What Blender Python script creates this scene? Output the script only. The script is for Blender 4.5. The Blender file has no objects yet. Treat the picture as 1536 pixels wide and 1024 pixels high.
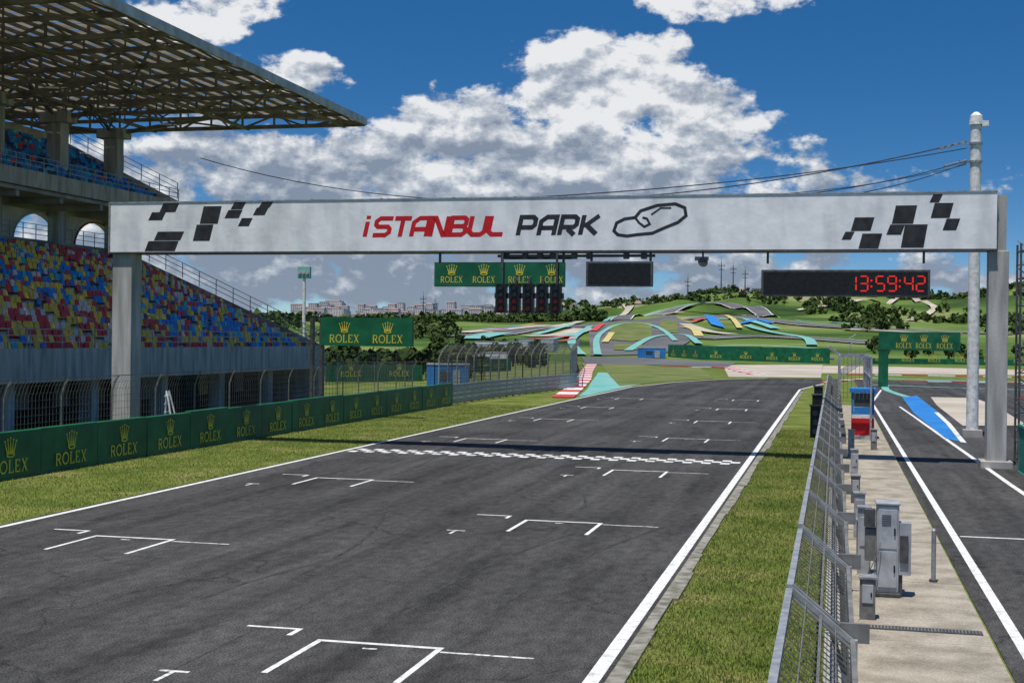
import bpy, math, random
import numpy as np
from mathutils import Vector, Matrix, noise
random.seed(7); rng=np.random.default_rng(7)
SC=bpy.context.scene
SC.view_settings.view_transform='Standard'; SC.view_settings.look='None'; SC.view_settings.exposure=0
def sstep(a,b,x):
    t=max(0,min(1,(x-a)/(b-a))); return t*t*(3-2*t)
# ------------------------------------------------------------ materials
def mat(name,c1,c2=None,scale=3,rough=.75,metal=0,bump=0,bscale=40,stretch=(1,1,1),detail=6,lo=.35,hi=.65,spec=.3,emit=0,fine=0,trans=0):
    m=bpy.data.materials.new(name); m.use_nodes=True; nt=m.node_tree; N=nt.nodes; L=nt.links
    b=N['Principled BSDF']; b.inputs['Roughness'].default_value=rough; b.inputs['Metallic'].default_value=metal
    b.inputs['Specular IOR Level'].default_value=spec
    if c2 is None: c2=tuple(x*.8 for x in c1)
    tc=N.new('ShaderNodeTexCoord'); mp=N.new('ShaderNodeMapping'); mp.inputs['Scale'].default_value=stretch
    L.new(tc.outputs['Object'],mp.inputs['Vector'])
    n=N.new('ShaderNodeTexNoise'); n.inputs['Scale'].default_value=scale; n.inputs['Detail'].default_value=detail
    L.new(mp.outputs[0],n.inputs['Vector'])
    r=N.new('ShaderNodeValToRGB'); r.color_ramp.elements[0].position=lo; r.color_ramp.elements[1].position=hi
    r.color_ramp.elements[0].color=(*c1,1); r.color_ramp.elements[1].color=(*c2,1)
    L.new(n.outputs['Fac'],r.inputs['Fac']); out=r.outputs['Color']
    if fine:
        n3=N.new('ShaderNodeTexNoise'); n3.inputs['Scale'].default_value=bscale; n3.inputs['Detail'].default_value=4
        L.new(tc.outputs['Object'],n3.inputs['Vector'])
        mr=N.new('ShaderNodeMapRange'); mr.inputs[1].default_value=.3; mr.inputs[2].default_value=.7
        mr.inputs[3].default_value=1-fine; mr.inputs[4].default_value=1+fine
        L.new(n3.outputs['Fac'],mr.inputs[0])
        mx=N.new('ShaderNodeVectorMath'); mx.operation='SCALE'
        L.new(out,mx.inputs[0]); L.new(mr.outputs[0],mx.inputs['Scale']); out=mx.outputs[0]
    L.new(out,b.inputs['Base Color'])
    if bump:
        n2=N.new('ShaderNodeTexNoise'); n2.inputs['Scale'].default_value=bscale; n2.inputs['Detail'].default_value=5
        L.new(tc.outputs['Object'],n2.inputs['Vector'])
        bp=N.new('ShaderNodeBump'); bp.inputs['Strength'].default_value=bump; bp.inputs['Distance'].default_value=.03
        L.new(n2.outputs['Fac'],bp.inputs['Height']); L.new(bp.outputs[0],b.inputs['Normal'])
    if emit:
        L.new(r.outputs['Color'],b.inputs['Emission Color']); b.inputs['Emission Strength'].default_value=emit
    if trans:
        t=N.new('ShaderNodeBsdfTranslucent'); L.new(out,t.inputs['Color']); ms=N.new('ShaderNodeMixShader'); ms.inputs[0].default_value=trans
        L.new(b.outputs[0],ms.inputs[1]); L.new(t.outputs[0],ms.inputs[2]); L.new(ms.outputs[0],N['Material Output'].inputs['Surface'])
    return m
def asphalt(name,base,tint=(1.02,1,.99)):
    m=bpy.data.materials.new(name); m.use_nodes=True; nt=m.node_tree; N=nt.nodes; L=nt.links
    b=N['Principled BSDF']; b.inputs['Roughness'].default_value=.93; b.inputs['Specular IOR Level'].default_value=.1
    tc=N.new('ShaderNodeTexCoord')
    def nz(scale,st,det=5,lo=.3,hi=.7,a=.8,bb=1.2):
        mp=N.new('ShaderNodeMapping'); mp.inputs['Scale'].default_value=st; L.new(tc.outputs['Object'],mp.inputs['Vector'])
        n=N.new('ShaderNodeTexNoise'); n.inputs['Scale'].default_value=scale; n.inputs['Detail'].default_value=det
        L.new(mp.outputs[0],n.inputs['Vector'])
        r=N.new('ShaderNodeMapRange'); r.inputs[1].default_value=lo; r.inputs[2].default_value=hi; r.inputs[3].default_value=a; r.inputs[4].default_value=bb
        L.new(n.outputs['Fac'],r.inputs[0]); return r.outputs[0],n
    def mul(a,c):
        q=N.new('ShaderNodeMath'); q.operation='MULTIPLY'; L.new(a,q.inputs[0]); L.new(c,q.inputs[1]); return q.outputs[0]
    f1,_=nz(.12,(1,1,1),6,.3,.7,.76,1.22)
    f2,_=nz(1.0,(.9,.03,1),5,.3,.7,.68,1.26)
    f3,_=nz(4,(1,.5,1),8,.3,.7,.76,1.26)
    f4,n4=nz(30,(1,1,1),4,.32,.68,.35,1.7)
    f5,_=nz(2.2,(.5,.10,1),8,.55,.66,1,.72)
    v=N.new('ShaderNodeTexVoronoi'); v.feature='DISTANCE_TO_EDGE'; v.inputs['Scale'].default_value=.13
    nn=N.new('ShaderNodeTexNoise'); nn.inputs['Scale'].default_value=.6; nn.inputs['Detail'].default_value=6; L.new(tc.outputs['Object'],nn.inputs['Vector'])
    vm=N.new('ShaderNodeVectorMath'); vm.operation='MULTIPLY_ADD'; vm.inputs[1].default_value=(3,3,3)
    L.new(nn.outputs['Color'],vm.inputs[0]); L.new(tc.outputs['Object'],vm.inputs[2]); L.new(vm.outputs[0],v.inputs['Vector'])
    cr=N.new('ShaderNodeMapRange'); cr.inputs[1].default_value=.0; cr.inputs[2].default_value=.008; cr.inputs[3].default_value=.58; cr.inputs[4].default_value=1
    L.new(v.outputs['Distance'],cr.inputs[0])
    f=mul(mul(mul(mul(mul(f1,f2),f3),f4),f5),cr.outputs[0])
    vs=N.new('ShaderNodeVectorMath'); vs.operation='SCALE'; vs.inputs[0].default_value=tuple(base*t for t in tint)
    L.new(f,vs.inputs['Scale']); L.new(vs.outputs[0],b.inputs['Base Color'])
    bp=N.new('ShaderNodeBump'); bp.inputs['Strength'].default_value=.5; bp.inputs['Distance'].default_value=.012
    L.new(n4.outputs['Fac'],bp.inputs['Height']); L.new(bp.outputs[0],b.inputs['Normal'])
    return m
def grassmat(name):
    m=bpy.data.materials.new(name); m.use_nodes=True; nt=m.node_tree; N=nt.nodes; L=nt.links
    b=N['Principled BSDF']; b.inputs['Roughness'].default_value=.9; b.inputs['Specular IOR Level'].default_value=.1
    tc=N.new('ShaderNodeTexCoord')
    def nz(s,d=6):
        n=N.new('ShaderNodeTexNoise'); n.inputs['Scale'].default_value=s; n.inputs['Detail'].default_value=d; L.new(tc.outputs['Object'],n.inputs['Vector']); return n
    def ramp(src,els):
        r=N.new('ShaderNodeValToRGB'); r.color_ramp.elements[0].position=els[0][0]; r.color_ramp.elements[0].color=(*els[0][1],1)
        r.color_ramp.elements[1].position=els[-1][0]; r.color_ramp.elements[1].color=(*els[-1][1],1)
        for p,c in els[1:-1]:
            e=r.color_ramp.elements.new(p); e.color=(*c,1)
        L.new(src,r.inputs['Fac']); return r.outputs['Color']
    near=ramp(nz(.45,11).outputs['Fac'],[(.3,(.07,.105,.018)),(.47,(.11,.15,.026)),(.58,(.16,.18,.042)),(.68,(.22,.20,.08))])
    far=ramp(nz(.012,12).outputs['Fac'],[(.34,(.024,.048,.012)),(.43,(.055,.10,.02)),(.5,(.09,.15,.03)),(.58,(.14,.19,.05)),(.68,(.25,.24,.12))])
    g=N.new('ShaderNodeVectorMath'); g.operation='LENGTH'; L.new(tc.outputs['Object'],g.inputs[0])
    mr=N.new('ShaderNodeMapRange'); mr.inputs[1].default_value=160; mr.inputs[2].default_value=320; L.new(g.outputs['Value'],mr.inputs[0])
    mx=N.new('ShaderNodeMix'); mx.data_type='RGBA'; L.new(mr.outputs[0],mx.inputs['Factor']); L.new(near,mx.inputs['A']); L.new(far,mx.inputs['B'])
    fr=nz(26,4); r2=N.new('ShaderNodeMapRange'); r2.inputs[1].default_value=.3; r2.inputs[2].default_value=.7; r2.inputs[3].default_value=.6; r2.inputs[4].default_value=1.35
    L.new(fr.outputs['Fac'],r2.inputs[0])
    vs=N.new('ShaderNodeVectorMath'); vs.operation='SCALE'; L.new(mx.outputs['Result'],vs.inputs[0]); L.new(r2.outputs[0],vs.inputs['Scale'])
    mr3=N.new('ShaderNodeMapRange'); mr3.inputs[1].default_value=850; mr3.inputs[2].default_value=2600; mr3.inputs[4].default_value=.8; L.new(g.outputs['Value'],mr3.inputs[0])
    mx3=N.new('ShaderNodeMix'); mx3.data_type='RGBA'; L.new(mr3.outputs[0],mx3.inputs['Factor']); L.new(vs.outputs[0],mx3.inputs['A']); mx3.inputs['B'].default_value=(.13,.18,.20,1)  # distance haze painted into the ground colour: far hills turn blue-grey
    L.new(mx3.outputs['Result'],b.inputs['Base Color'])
    bp=N.new('ShaderNodeBump'); bp.inputs['Strength'].default_value=.6; bp.inputs['Distance'].default_value=.05
    L.new(fr.outputs['Fac'],bp.inputs['Height']); L.new(bp.outputs[0],b.inputs['Normal'])
    return m
M_asph=asphalt('asphalt',.055); M_asph2=asphalt('pit_asphalt',.059)
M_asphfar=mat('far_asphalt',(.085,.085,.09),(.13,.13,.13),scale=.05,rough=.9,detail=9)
M_grass=grassmat('grass')
M_white=mat('white_paint',(.74,.74,.72),(.42,.42,.41),scale=4,rough=.6,fine=.18,bscale=20,lo=.42,hi=.76,detail=10)
M_worn=mat('worn_white_paint',(.66,.66,.64),(.16,.16,.16),scale=7,rough=.7,lo=.46,hi=.66,detail=9)
M_conc=mat('concrete',(.20,.175,.135),(.36,.325,.26),scale=1.1,bump=.3,bscale=30,rough=.9,detail=12,fine=.25,lo=.32,hi=.6)
M_kerbc=mat('kerb_concrete',(.30,.285,.25),(.12,.12,.09),scale=3,bump=.4,bscale=20,rough=.95,detail=9)
M_stc=mat('stand_concrete',(.42,.41,.38),(.24,.23,.21),scale=.5,bump=.2,bscale=12,rough=.9,detail=10,stretch=(1,1,.3))
M_pier=mat('pier_concrete',(.48,.475,.46),(.27,.265,.25),scale=1.2,bump=.2,bscale=12,rough=.9,detail=10,stretch=(2,2,.25))
M_dark=mat('recess_shade',(.035,.033,.03),(.08,.075,.07),scale=1,rough=.9)  # shade of the recess under the stand, put into the back wall's colour
M_banner=mat('banner_vinyl',(.80,.805,.82),(.53,.545,.57),scale=.9,rough=.55,detail=12,bump=.8,bscale=1.3,stretch=(1.3,1,.35),lo=.44,hi=.80,fine=.06)
M_steel=mat('galvanised_steel',(.42,.43,.44),(.25,.26,.27),scale=6,rough=.5,metal=.4,detail=8)
M_post=mat('weathered_post',(.24,.24,.23),(.14,.135,.13),scale=4,rough=.6,metal=.3,detail=8)
M_dsteel=mat('dark_steel',(.07,.07,.075),(.12,.12,.12),scale=5,rough=.5,metal=.4)
M_wire=mat('fence_wire',(.20,.20,.19),(.12,.115,.11),scale=6,rough=.6,metal=.3)
M_black=mat('black_plastic',(.012,.012,.013),(.02,.02,.02),scale=6,rough=.35)
M_ink=mat('black_print',(.02,.02,.022),(.04,.04,.043),scale=3,rough=.5,detail=9)
M_red=mat('red_print',(.60,.012,.02),(.46,.012,.016),scale=3,rough=.5)
M_green=mat('board_green',(.006,.085,.04),(.014,.14,.065),scale=.9,rough=.45,bump=.15,bscale=1.2,detail=9,fine=.08)
M_yel=mat('board_yellow',(.66,.56,.05),(.5,.45,.06),scale=4,rough=.5)
M_redled=mat('red_led',(.75,.025,.015),(.65,.02,.015),scale=3,emit=.5)
M_lens=mat('signal_lens',(.40,.02,.015),(.2,.015,.012),scale=3,rough=.2)
M_roof=mat('roof_sheet',(.64,.58,.46),(.36,.32,.25),scale=.35,rough=.7,detail=10,stretch=(.4,2,1),trans=.19)
M_truss=mat('truss_steel',(.24,.215,.175),(.13,.12,.10),scale=1,rough=.6,metal=.1)
M_fasc=mat('roof_edge',(.60,.59,.55),(.38,.37,.34),scale=1,rough=.6)
M_blue=mat('blue_paint',(.03,.22,.56),(.02,.15,.44),scale=.5,rough=.6,fine=.15)
M_turq=mat('turquoise_paint',(.09,.36,.33),(.24,.40,.35),scale=.3,rough=.7,detail=9)
M_yelk=mat('yellow_paint',(.58,.47,.12),(.42,.37,.2),scale=.3,rough=.7)
M_redk=mat('red_kerb_paint',(.55,.05,.04),(.42,.07,.06),scale=1,rough=.6)
M_sand=mat('gravel_trap',(.48,.42,.35),(.34,.30,.24),scale=.1,rough=.95,detail=10)
M_fgrass=mat('mown_grass',(.08,.12,.022),(.16,.17,.055),scale=.15,rough=.95,detail=10)
M_leaf=mat('foliage',(.035,.06,.016),(.085,.12,.035),scale=.12,rough=.9,detail=8,spec=.1)
M_leafd=mat('dark_foliage',(.02,.038,.012),(.055,.08,.022),scale=.3,rough=.9,detail=8,spec=.1)
M_bark=mat('bark',(.08,.06,.04),(.12,.09,.06),scale=8,rough=.95,bump=.4)
M_wall=mat('plaster',(.62,.58,.55),(.48,.42,.39),scale=.02,rough=.9)
M_tile=mat('roof_tiles',(.30,.20,.17),(.24,.18,.16),scale=.1,rough=.9)
M_glass=mat('window_glass',(.04,.05,.06),(.07,.08,.09),scale=1,rough=.15)
M_net=mat('green_netting',(.03,.28,.22),(.05,.36,.28),scale=3,rough=.8)
M_cream=mat('cream_paint',(.68,.62,.52),(.5,.45,.37),scale=.8,rough=.8,detail=9)
M_cab=mat('cabinet_steel',(.50,.52,.54),(.32,.33,.35),scale=3,rough=.5,metal=.3,detail=9)
S_cols=[((.03,.25,.68),'blue'),((.03,.50,.72),'cyan'),((.92,.60,.06),'yellow'),((.74,.05,.05),'red'),((.80,.64,.56),'pale'),((.03,.06,.15),'navy')]
M_seats=[mat('seat_'+n,c,tuple(x*.7 for x in c),scale=2.5,rough=.45,detail=9) for c,n in S_cols]
M_rub=mat('tyre_rubber',(.026,.026,.026),(.05,.05,.05),scale=2,rough=.9,detail=9,lo=.4,hi=.6)
# ------------------------------------------------------------ mesh builder
class MB:
    def __init__(s): s.v=[]; s.f=[]; s.m=[]; s.mats=[]
    def mi(s,m):
        if m not in s.mats: s.mats.append(m)
        return s.mats.index(m)
    def poly(s,pts,m):
        b=len(s.v); s.v+= [tuple(p) for p in pts]; s.f.append(tuple(range(b,b+len(pts)))); s.m.append(s.mi(m))
    def box(s,x0,x1,y0,y1,z0,z1,m):
        b=len(s.v); s.v+=[(x0,y0,z0),(x1,y0,z0),(x1,y1,z0),(x0,y1,z0),(x0,y0,z1),(x1,y0,z1),(x1,y1,z1),(x0,y1,z1)]
        for f in ((0,3,2,1),(4,5,6,7),(0,1,5,4),(1,2,6,5),(2,3,7,6),(3,0,4,7)):
            s.f.append(tuple(b+i for i in f)); s.m.append(s.mi(m))
    def beam(s,p,q,w,m,h=None):
        h=h or w; p=Vector(p); q=Vector(q); d=(q-p)
        if d.length<1e-6: return
        d.normalize(); up=Vector((0,0,1)) if abs(d.z)<.95 else Vector((0,1,0))
        a=d.cross(up).normalized()*(w/2); c=a.cross(d).normalized()*(h/2)
        b=len(s.v)
        for o in (p,q):
            for k in (-a-c,a-c,a+c,-a+c): s.v.append(tuple(o+k))
        for f in ((0,3,2,1),(4,5,6,7),(0,1,5,4),(1,2,6,5),(2,3,7,6),(3,0,4,7)):
            s.f.append(tuple(b+i for i in f)); s.m.append(s.mi(m))
    def cyl(s,p,q,r0,r1,m,n=12):
        p=Vector(p); q=Vector(q); d=(q-p).normalized(); up=Vector((0,0,1)) if abs(d.z)<.95 else Vector((0,1,0))
        a=d.cross(up).normalized(); c=a.cross(d).normalized(); b=len(s.v)
        for o,r in ((p,r0),(q,r1)):
            for i in range(n):
                t=2*math.pi*i/n; s.v.append(tuple(o+a*math.cos(t)*r+c*math.sin(t)*r))
        k=s.mi(m)
        for i in range(n):
            j=(i+1)%n; s.f.append((b+i,b+j,b+n+j,b+n+i)); s.m.append(k)
        s.f.append(tuple(b+i for i in reversed(range(n)))); s.m.append(k)
        s.f.append(tuple(b+n+i for i in range(n))); s.m.append(k)
    def build(s,name,parent=None,bevel=0,smooth=False):
        me=bpy.data.meshes.new(name); me.from_pydata(s.v,[],s.f); me.update()
        for m in s.mats: me.materials.append(m)
        me.polygons.foreach_set('material_index',s.m)
        if smooth: me.polygons.foreach_set('use_smooth',[True]*len(s.f))
        o=bpy.data.objects.new(name,me); SC.collection.objects.link(o)
        if parent: o.parent=parent
        if bevel:
            bv=o.modifiers.new('bevel','BEVEL'); bv.width=bevel; bv.segments=2; bv.limit_method='ANGLE'
        return o
def empty(name):
    o=bpy.data.objects.new(name,None); SC.collection.objects.link(o); return o
def plane_map(O,U,V,Nn,shear=0):
    O=Vector(O);U=Vector(U);V=Vector(V);Nn=Vector(Nn)
    return lambda u,v,off=0: tuple(O+U*(u+v*shear)+V*v+Nn*off)
def stroke(mb,pts,w,mp,m,closed=False,off=.006):
    n=len(pts); P=[Vector((p[0],p[1])) for p in pts]; Lf=[];Rt=[]
    for i in range(n):
        a=P[i-1] if (i>0 or closed) else None; c=P[(i+1)%n] if (i<n-1 or closed) else None
        d1=(P[i]-a).normalized() if a is not None else None; d2=(c-P[i]).normalized() if c is not None else None
        if d1 is None: d1=d2
        if d2 is None: d2=d1
        n1=Vector((-d1.y,d1.x)); n2=Vector((-d2.y,d2.x)); k=(n1+n2)
        k=n1 if k.length<1e-4 else k.normalized()
        s=min(2.2,1/max(.2,k.dot(n1))); Lf.append(P[i]+k*w/2*s); Rt.append(P[i]-k*w/2*s)
    for i in range(n if closed else n-1):
        j=(i+1)%n
        mb.poly([mp(*Rt[i],off),mp(*Rt[j],off),mp(*Lf[j],off),mp(*Lf[i],off)],m)
c=.17
GL={'I':(.0,[[(0,-.09),(0,.82)],[(0,.98),(0,1.18)]]),
'S':(.72,[[(.80,1),(c,1),(0,1-c),(0,.64),(.12,.5),(.60,.5),(.72,.36),(.72,c),(.72-c,0),(-.06,0)]]),
'T':(.72,[[(-.04,1),(.78,1)],[(.37,.90),(.37,-.09)]]),
'A':(.72,[[(0,-.09),(0,.74),(.26,1),(.72,1),(.72,-.09)],[(.10,.34),(.62,.34)]]),
'N':(.72,[[(0,-.09),(0,1),(.12,1),(.60,0),(.72,0),(.72,1.09)]]),
'B':(.72,[[(0,.5),(0,1),(.58,1),(.70,.88),(.70,.62),(.58,.5),(.10,.5)],[(0,.5),(0,0),(.58,0),(.72,.14),(.72,.36),(.62,.48)]]),
'U':(.72,[[(0,1.09),(0,c),(c,0),(.72-c,0),(.72,c),(.72,1.09)]]),
'L':(.64,[[(0,1.09),(0,c),(c,0),(.7,0)]]),
'P':(.72,[[(0,-.09),(0,1),(.58,1),(.72,.86),(.72,.52),(.60,.38),(.10,.38)]]),
'R':(.72,[[(0,-.09),(0,1),(.58,1),(.72,.86),(.72,.52),(.60,.38),(.10,.38)],[(.34,.28),(.70,-.09)]]),
'K':(.70,[[(0,-.09),(0,1.09)],[(.72,1.05),(.2,.5),(.74,-.05)],[(.10,.5),(.17,.5)]])}
def word(mb,txt,u0,v0,H,pitch,sw,mp,m,ip=.45):
    u=u0;k=0
    for ch in txt:
        w,ss=GL[ch]
        for st in ss:
            k+=1; stroke(mb,[(u+x*H,v0+sw/2+y*(H-sw)) for x,y in st],sw,mp,m,off=.004+.0015*(k%3))
        u+= (ip if ch=='I' else pitch)*H
RX={'R':[([(0.12,0),(.12,1)],.15),([(.12,.93),(.5,.93),(.62,.82),(.62,.62),(.5,.5),(.12,.5)],.11),([(.36,.48),(.72,.0)],.15),([(0,.03),(.27,.03)],.07)],
'O':[([(.5+.42*math.cos(t*math.pi/6),.5+.46*math.sin(t*math.pi/6)) for t in range(12)],.13)],
'L':[([(.14,0),(.14,1)],.15),([(0,.97),(.3,.97)],.07),([(0,.05),(.62,.05)],.1),([(.6,0),(.6,.26)],.08)],
'E':[([(.14,0),(.14,1)],.15),([(.14,.95),(.62,.95)],.09),([(.6,1),(.6,.76)],.07),([(.14,.5),(.46,.5)],.09),([(.14,.05),(.64,.05)],.1),([(.63,0),(.63,.26)],.07)],
'X':[([(.1,1),(.66,0)],.15),([(.66,1),(.08,0)],.09),([(0,.97),(.26,.97)],.06),([(.52,.97),(.8,.97)],.06),([(0,.03),(.24,.03)],.06),([(.52,.03),(.8,.03)],.06)]}
def sponsor(mb,uc,v0,tw,th,ch,mp,m):
    """five-letter board lettering with a five-spiked crown above"""
    adv=[.86,1.1,.78,.84,.8]; s=tw/sum(adv); u=uc-tw/2; k=0
    for chh,a in zip('ROLEX',adv):
        for st,w in RX[chh]:
            k+=1; stroke(mb,[(u+x*s,v0+y*th) for x,y in st],w*min(s,th),mp,m,closed=(chh=='O'),off=.008+.0012*(k%5))
        u+=a*s
    b=v0+th*1.22; W=ch*.62
    for i,a in enumerate((-.42,-.21,0,.21,.42)):
        tip=(uc+a*W*2.0*.9,b+ch*(.93-.35*abs(a))); base=uc+a*W*.9
        mb.poly([mp(base-W*.1,b+ch*.16,.008+.001*i),mp(base+W*.1,b+ch*.16,.008+.001*i),mp(tip[0]+.012*ch,tip[1],.008+.001*i),mp(tip[0]-.012*ch,tip[1],.008+.001*i)],m)
        r=ch*.06
        mb.poly([mp(tip[0]+r*math.cos(t*math.pi/4),tip[1]+r*math.sin(t*math.pi/4),.015) for t in range(8)],m)
    stroke(mb,[(uc+W*.5*math.cos(t*math.pi/6),b+ch*.1+ch*.09*math.sin(t*math.pi/6)) for t in range(12)],ch*.07,mp,m,closed=True,off=.018)
# ------------------------------------------------------------ terrain
RD=[0,190,250,320,400,500,600,750,900,1000,1200,1600,2200,3000,4000,7000]
RH=[0,0,0.3,1.6,4.4,9,14.5,22,27.5,28,16,6,12,46,36,25]
def ht(X,Y):
    D=math.hypot(X,Y); a=math.atan2(X,Y)
    if D<150: return -.02
    i=1
    while i<len(RD)-1 and D>RD[i]: i+=1
    h=RH[i-1]+(RH[i]-RH[i-1])*min(1,(D-RD[i-1])/(RD[i]-RD[i-1]))
    if Y>0:
        k=.34+.90*sstep(-.33,-.06,a); h*=1+(k-1)*sstep(430,850,D)*(1-sstep(1200,2000,D))
    else: h*=.5
    s=sstep(420,900,D)
    if s>0: h+=s*(noise.fractal(Vector((X*.0055,Y*.0055,3)),1,2,4)*12+noise.fractal(Vector((X*.02,Y*.02,9)),1,2,3)*4.5)
    if D>1800: h+=noise.fractal(Vector((X*.0014,Y*.0014,5)),1,2,4)*14
    return h-.02
def terrain():
    az=list(np.arange(-math.pi,-.75,.08))+list(np.arange(-.75,.35,.005))+list(np.arange(.35,math.pi-.02,.08))
    rr=[0.5,40,100,150]+[150*(1.026**i) for i in range(1,151)]
    v=[];f=[];n=len(az)
    for r in rr:
        for a in az:
            X=r*math.sin(a);Y=r*math.cos(a); v.append((X,Y,ht(X,Y)))
    for i in range(len(rr)-1):
        for j in range(n):
            k=(j+1)%n; f.append((i*n+j,i*n+k,(i+1)*n+k,(i+1)*n+j))
    f.append(tuple(range(n)))
    me=bpy.data.meshes.new('ground'); me.from_pydata(v,[],f); me.materials.append(M_grass)
    me.polygons.foreach_set('use_smooth',[True]*len(f))
    o=bpy.data.objects.new('ground',me); SC.collection.objects.link(o)
    me.update()
    if me.polygons[0].normal.z<0: me.flip_normals()
terrain()
def pol(b,D): b=math.radians(b); return (D*math.sin(b),D*math.cos(b))
def patch(mb,A,B,m,off=.05,ns=10,nw=4):
    """surface draped on the ground between two polylines with equal point counts"""
    rows=[]
    for i in range(len(A)-1):
        for s in range(ns+(1 if i==len(A)-2 else 0)):
            t=s/ns; a=(A[i][0]+(A[i+1][0]-A[i][0])*t,A[i][1]+(A[i+1][1]-A[i][1])*t); b=(B[i][0]+(B[i+1][0]-B[i][0])*t,B[i][1]+(B[i+1][1]-B[i][1])*t)
            rows.append([(a[0]+(b[0]-a[0])*k/nw,a[1]+(b[1]-a[1])*k/nw) for k in range(nw+1)])
    bb=len(mb.v); kk=mb.mi(m)
    for r in rows:
        for x,y in r: mb.v.append((x,y,ht(x,y)+off+max(0,math.hypot(x,y)-230)*.0012))
    w=nw+1
    for i in range(len(rows)-1):
        for j in range(nw):
            mb.f.append((bb+i*w+j,bb+i*w+j+1,bb+(i+1)*w+j+1,bb+(i+1)*w+j)); mb.m.append(kk)
def ribbon(mb,P,w,m,off=.06,ns=6,nw=2,edge=False):
    Q=[]
    for i in range(len(P)-1):
        p0=P[max(0,i-1)];p1=P[i];p2=P[i+1];p3=P[min(len(P)-1,i+2)]
        for s in range(ns+(1 if i==len(P)-2 else 0)):
            t=s/ns
            Q.append(tuple(.5*((2*p1[k])+(-p0[k]+p2[k])*t+(2*p0[k]-5*p1[k]+4*p2[k]-p3[k])*t*t+(-p0[k]+3*p1[k]-3*p2[k]+p3[k])*t**3) for k in (0,1)))
    def off_line(o):
        R_=[]
        for i in range(len(Q)):
            a=Q[max(0,i-1)];b=Q[min(len(Q)-1,i+1)];d=math.hypot(b[0]-a[0],b[1]-a[1]) or 1
            R_.append((Q[i][0]-(b[1]-a[1])/d*o,Q[i][1]+(b[0]-a[0])/d*o))
        return R_
    patch(mb,off_line(w/2),off_line(-w/2),m,off,1,nw)
    if edge:
        for s_ in (-1,1): patch(mb,off_line(s_*(w/2-.5)),off_line(s_*(w/2)),M_white,off+.08,1,1)
# ------------------------------------------------------------ roads
def flat(name,polys,m,z):
    mb=MB()
    for p in polys: mb.poly([(x,y,z) for x,y in p],m)
    return mb.build(name)
XL,XR=-21.5,-3.52
flat('race_track',[[(XL-.4,-60),(XR+.25,-60),(XR+.25,146),(-2.4,156),(-1.2,168),(-1.6,190),(-9,188.4),(-15,177.5),(-19,163),(XL-.1,144)]],M_asph,.004)
L=MB()
def ln(p,q,w,m=M_white,z=.009): 
    d=Vector((q[0]-p[0],q[1]-p[1])); n=Vector((-d.y,d.x)).normalized()*(w/2)
    L.poly([(p[0]-n.x,p[1]-n.y,z),(q[0]-n.x,q[1]-n.y,z),(q[0]+n.x,q[1]+n.y,z),(p[0]+n.x,p[1]+n.y,z)],m)
ln((XL,-60),(XL,114),.2); ln((XR,-60),(XR,146),.24); ln((XR,146.02),(-2.3,158),.24); ln((-2.3,158.02),(-1.2,168),.24)
ln((-21.5,114.02),(-21.3,144),.2); ln((-21.3,144.02),(-18.9,163),.2); ln((-18.9,163.02),(-14.9,177.3),.2); ln((-14.9,177.35),(-9,188),.2)
L.build('track_edge_line')
L=MB()
def slot(xl,t,left=False):
    w=2.25; bw=.11
    ln((xl,t),(xl+w,t),.13)
    ln((xl+bw/2,t-.07),(xl+bw/2,t-2.3),bw,M_white); ln((xl+w-bw/2,t-.07),(xl+w-bw/2,t-2.3),bw,M_white)
    ln((xl+w+.02,t-.25),(xl+w+1.6,t-.25),.09,M_worn)
    ln((xl-1.6,t+.7),(xl-.55,t+.7),.1,M_white); ln((xl-.6,t+.65),(xl-.6,t+.2),.1,M_white)
    ln((xl-1.55,t-2.6),(xl-1.05,t-2.6),.1,M_worn); ln((xl-1.3,t-2.66),(xl-1.3,t-3.2),.08,M_worn)
    ln((xl+.95,t-.35),(xl+1.2,t-.35),.08,M_worn)
for t in (21.35,37.1,52.4,70.3,86,102,118): slot(-8.52,t)
for t in (30.7,45.7,66,84,100,116): slot(-18.35,t)
L.build('grid_marking')
mb=MB(); nx=44; dx=(XR-XL-.6)/nx
for i in range(nx):
    for j in range(3):
        if (i+j)%2==0:
            x=XL+.3+i*dx; y=56.4+j*.62; mb.poly([(x,y,.009),(x+dx,y,.009),(x+dx,y+.62,.009),(x,y+.62,.009)],M_white if random.random()>.25 else M_worn)
mb.build('finish_line')
mb=MB(); y=-20
while y<140:
    l=random.uniform(2.2,3.4); e=random.uniform(-.06,.07)
    mb.box(XR+.22,XR+.50+e,y,y+l-.03,-.03,.035+random.uniform(-.008,.008),M_kerbc); y+=l
mb.build('kerb_strip',bevel=.01)
def skid(mb,P,w,z):
    for i in range(len(P)-1):
        a=Vector(P[i]);b=Vector(P[i+1]);d=(b-a).normalized();n=Vector((-d.y,d.x))*w/2
        mb.poly([(a.x-n.x,a.y-n.y,z),(b.x-n.x,b.y-n.y,z),(b.x+n.x,b.y+n.y,z),(a.x+n.x,a.y+n.y,z)],M_rub)
mb=MB()
for k,(x,y,l,cx) in enumerate([(-17.2,32,9,.02),(-15.6,32,9,.02),(-7.4,39,7,-.03),(-12,24,10,.03),(-11.2,27,12,-.015),(-9,50,16,.012),(-6.2,24,14,.01),(-7.9,24,14,.01),(-16.0,47,12,-.01),(-17.7,47,12,-.01)]):
    skid(mb,[(x+cx*(s*l/10)**2,y+s*l/10) for s in range(11)],.09,.0062+.0002*k)
for k,x in enumerate((-9.9,-15.4)):
    skid(mb,[(x+.03*math.sin(s*.7),14+s*4) for s in range(32)],.035,.0052+.0002*k)
mb.build('skid_mark')
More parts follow.
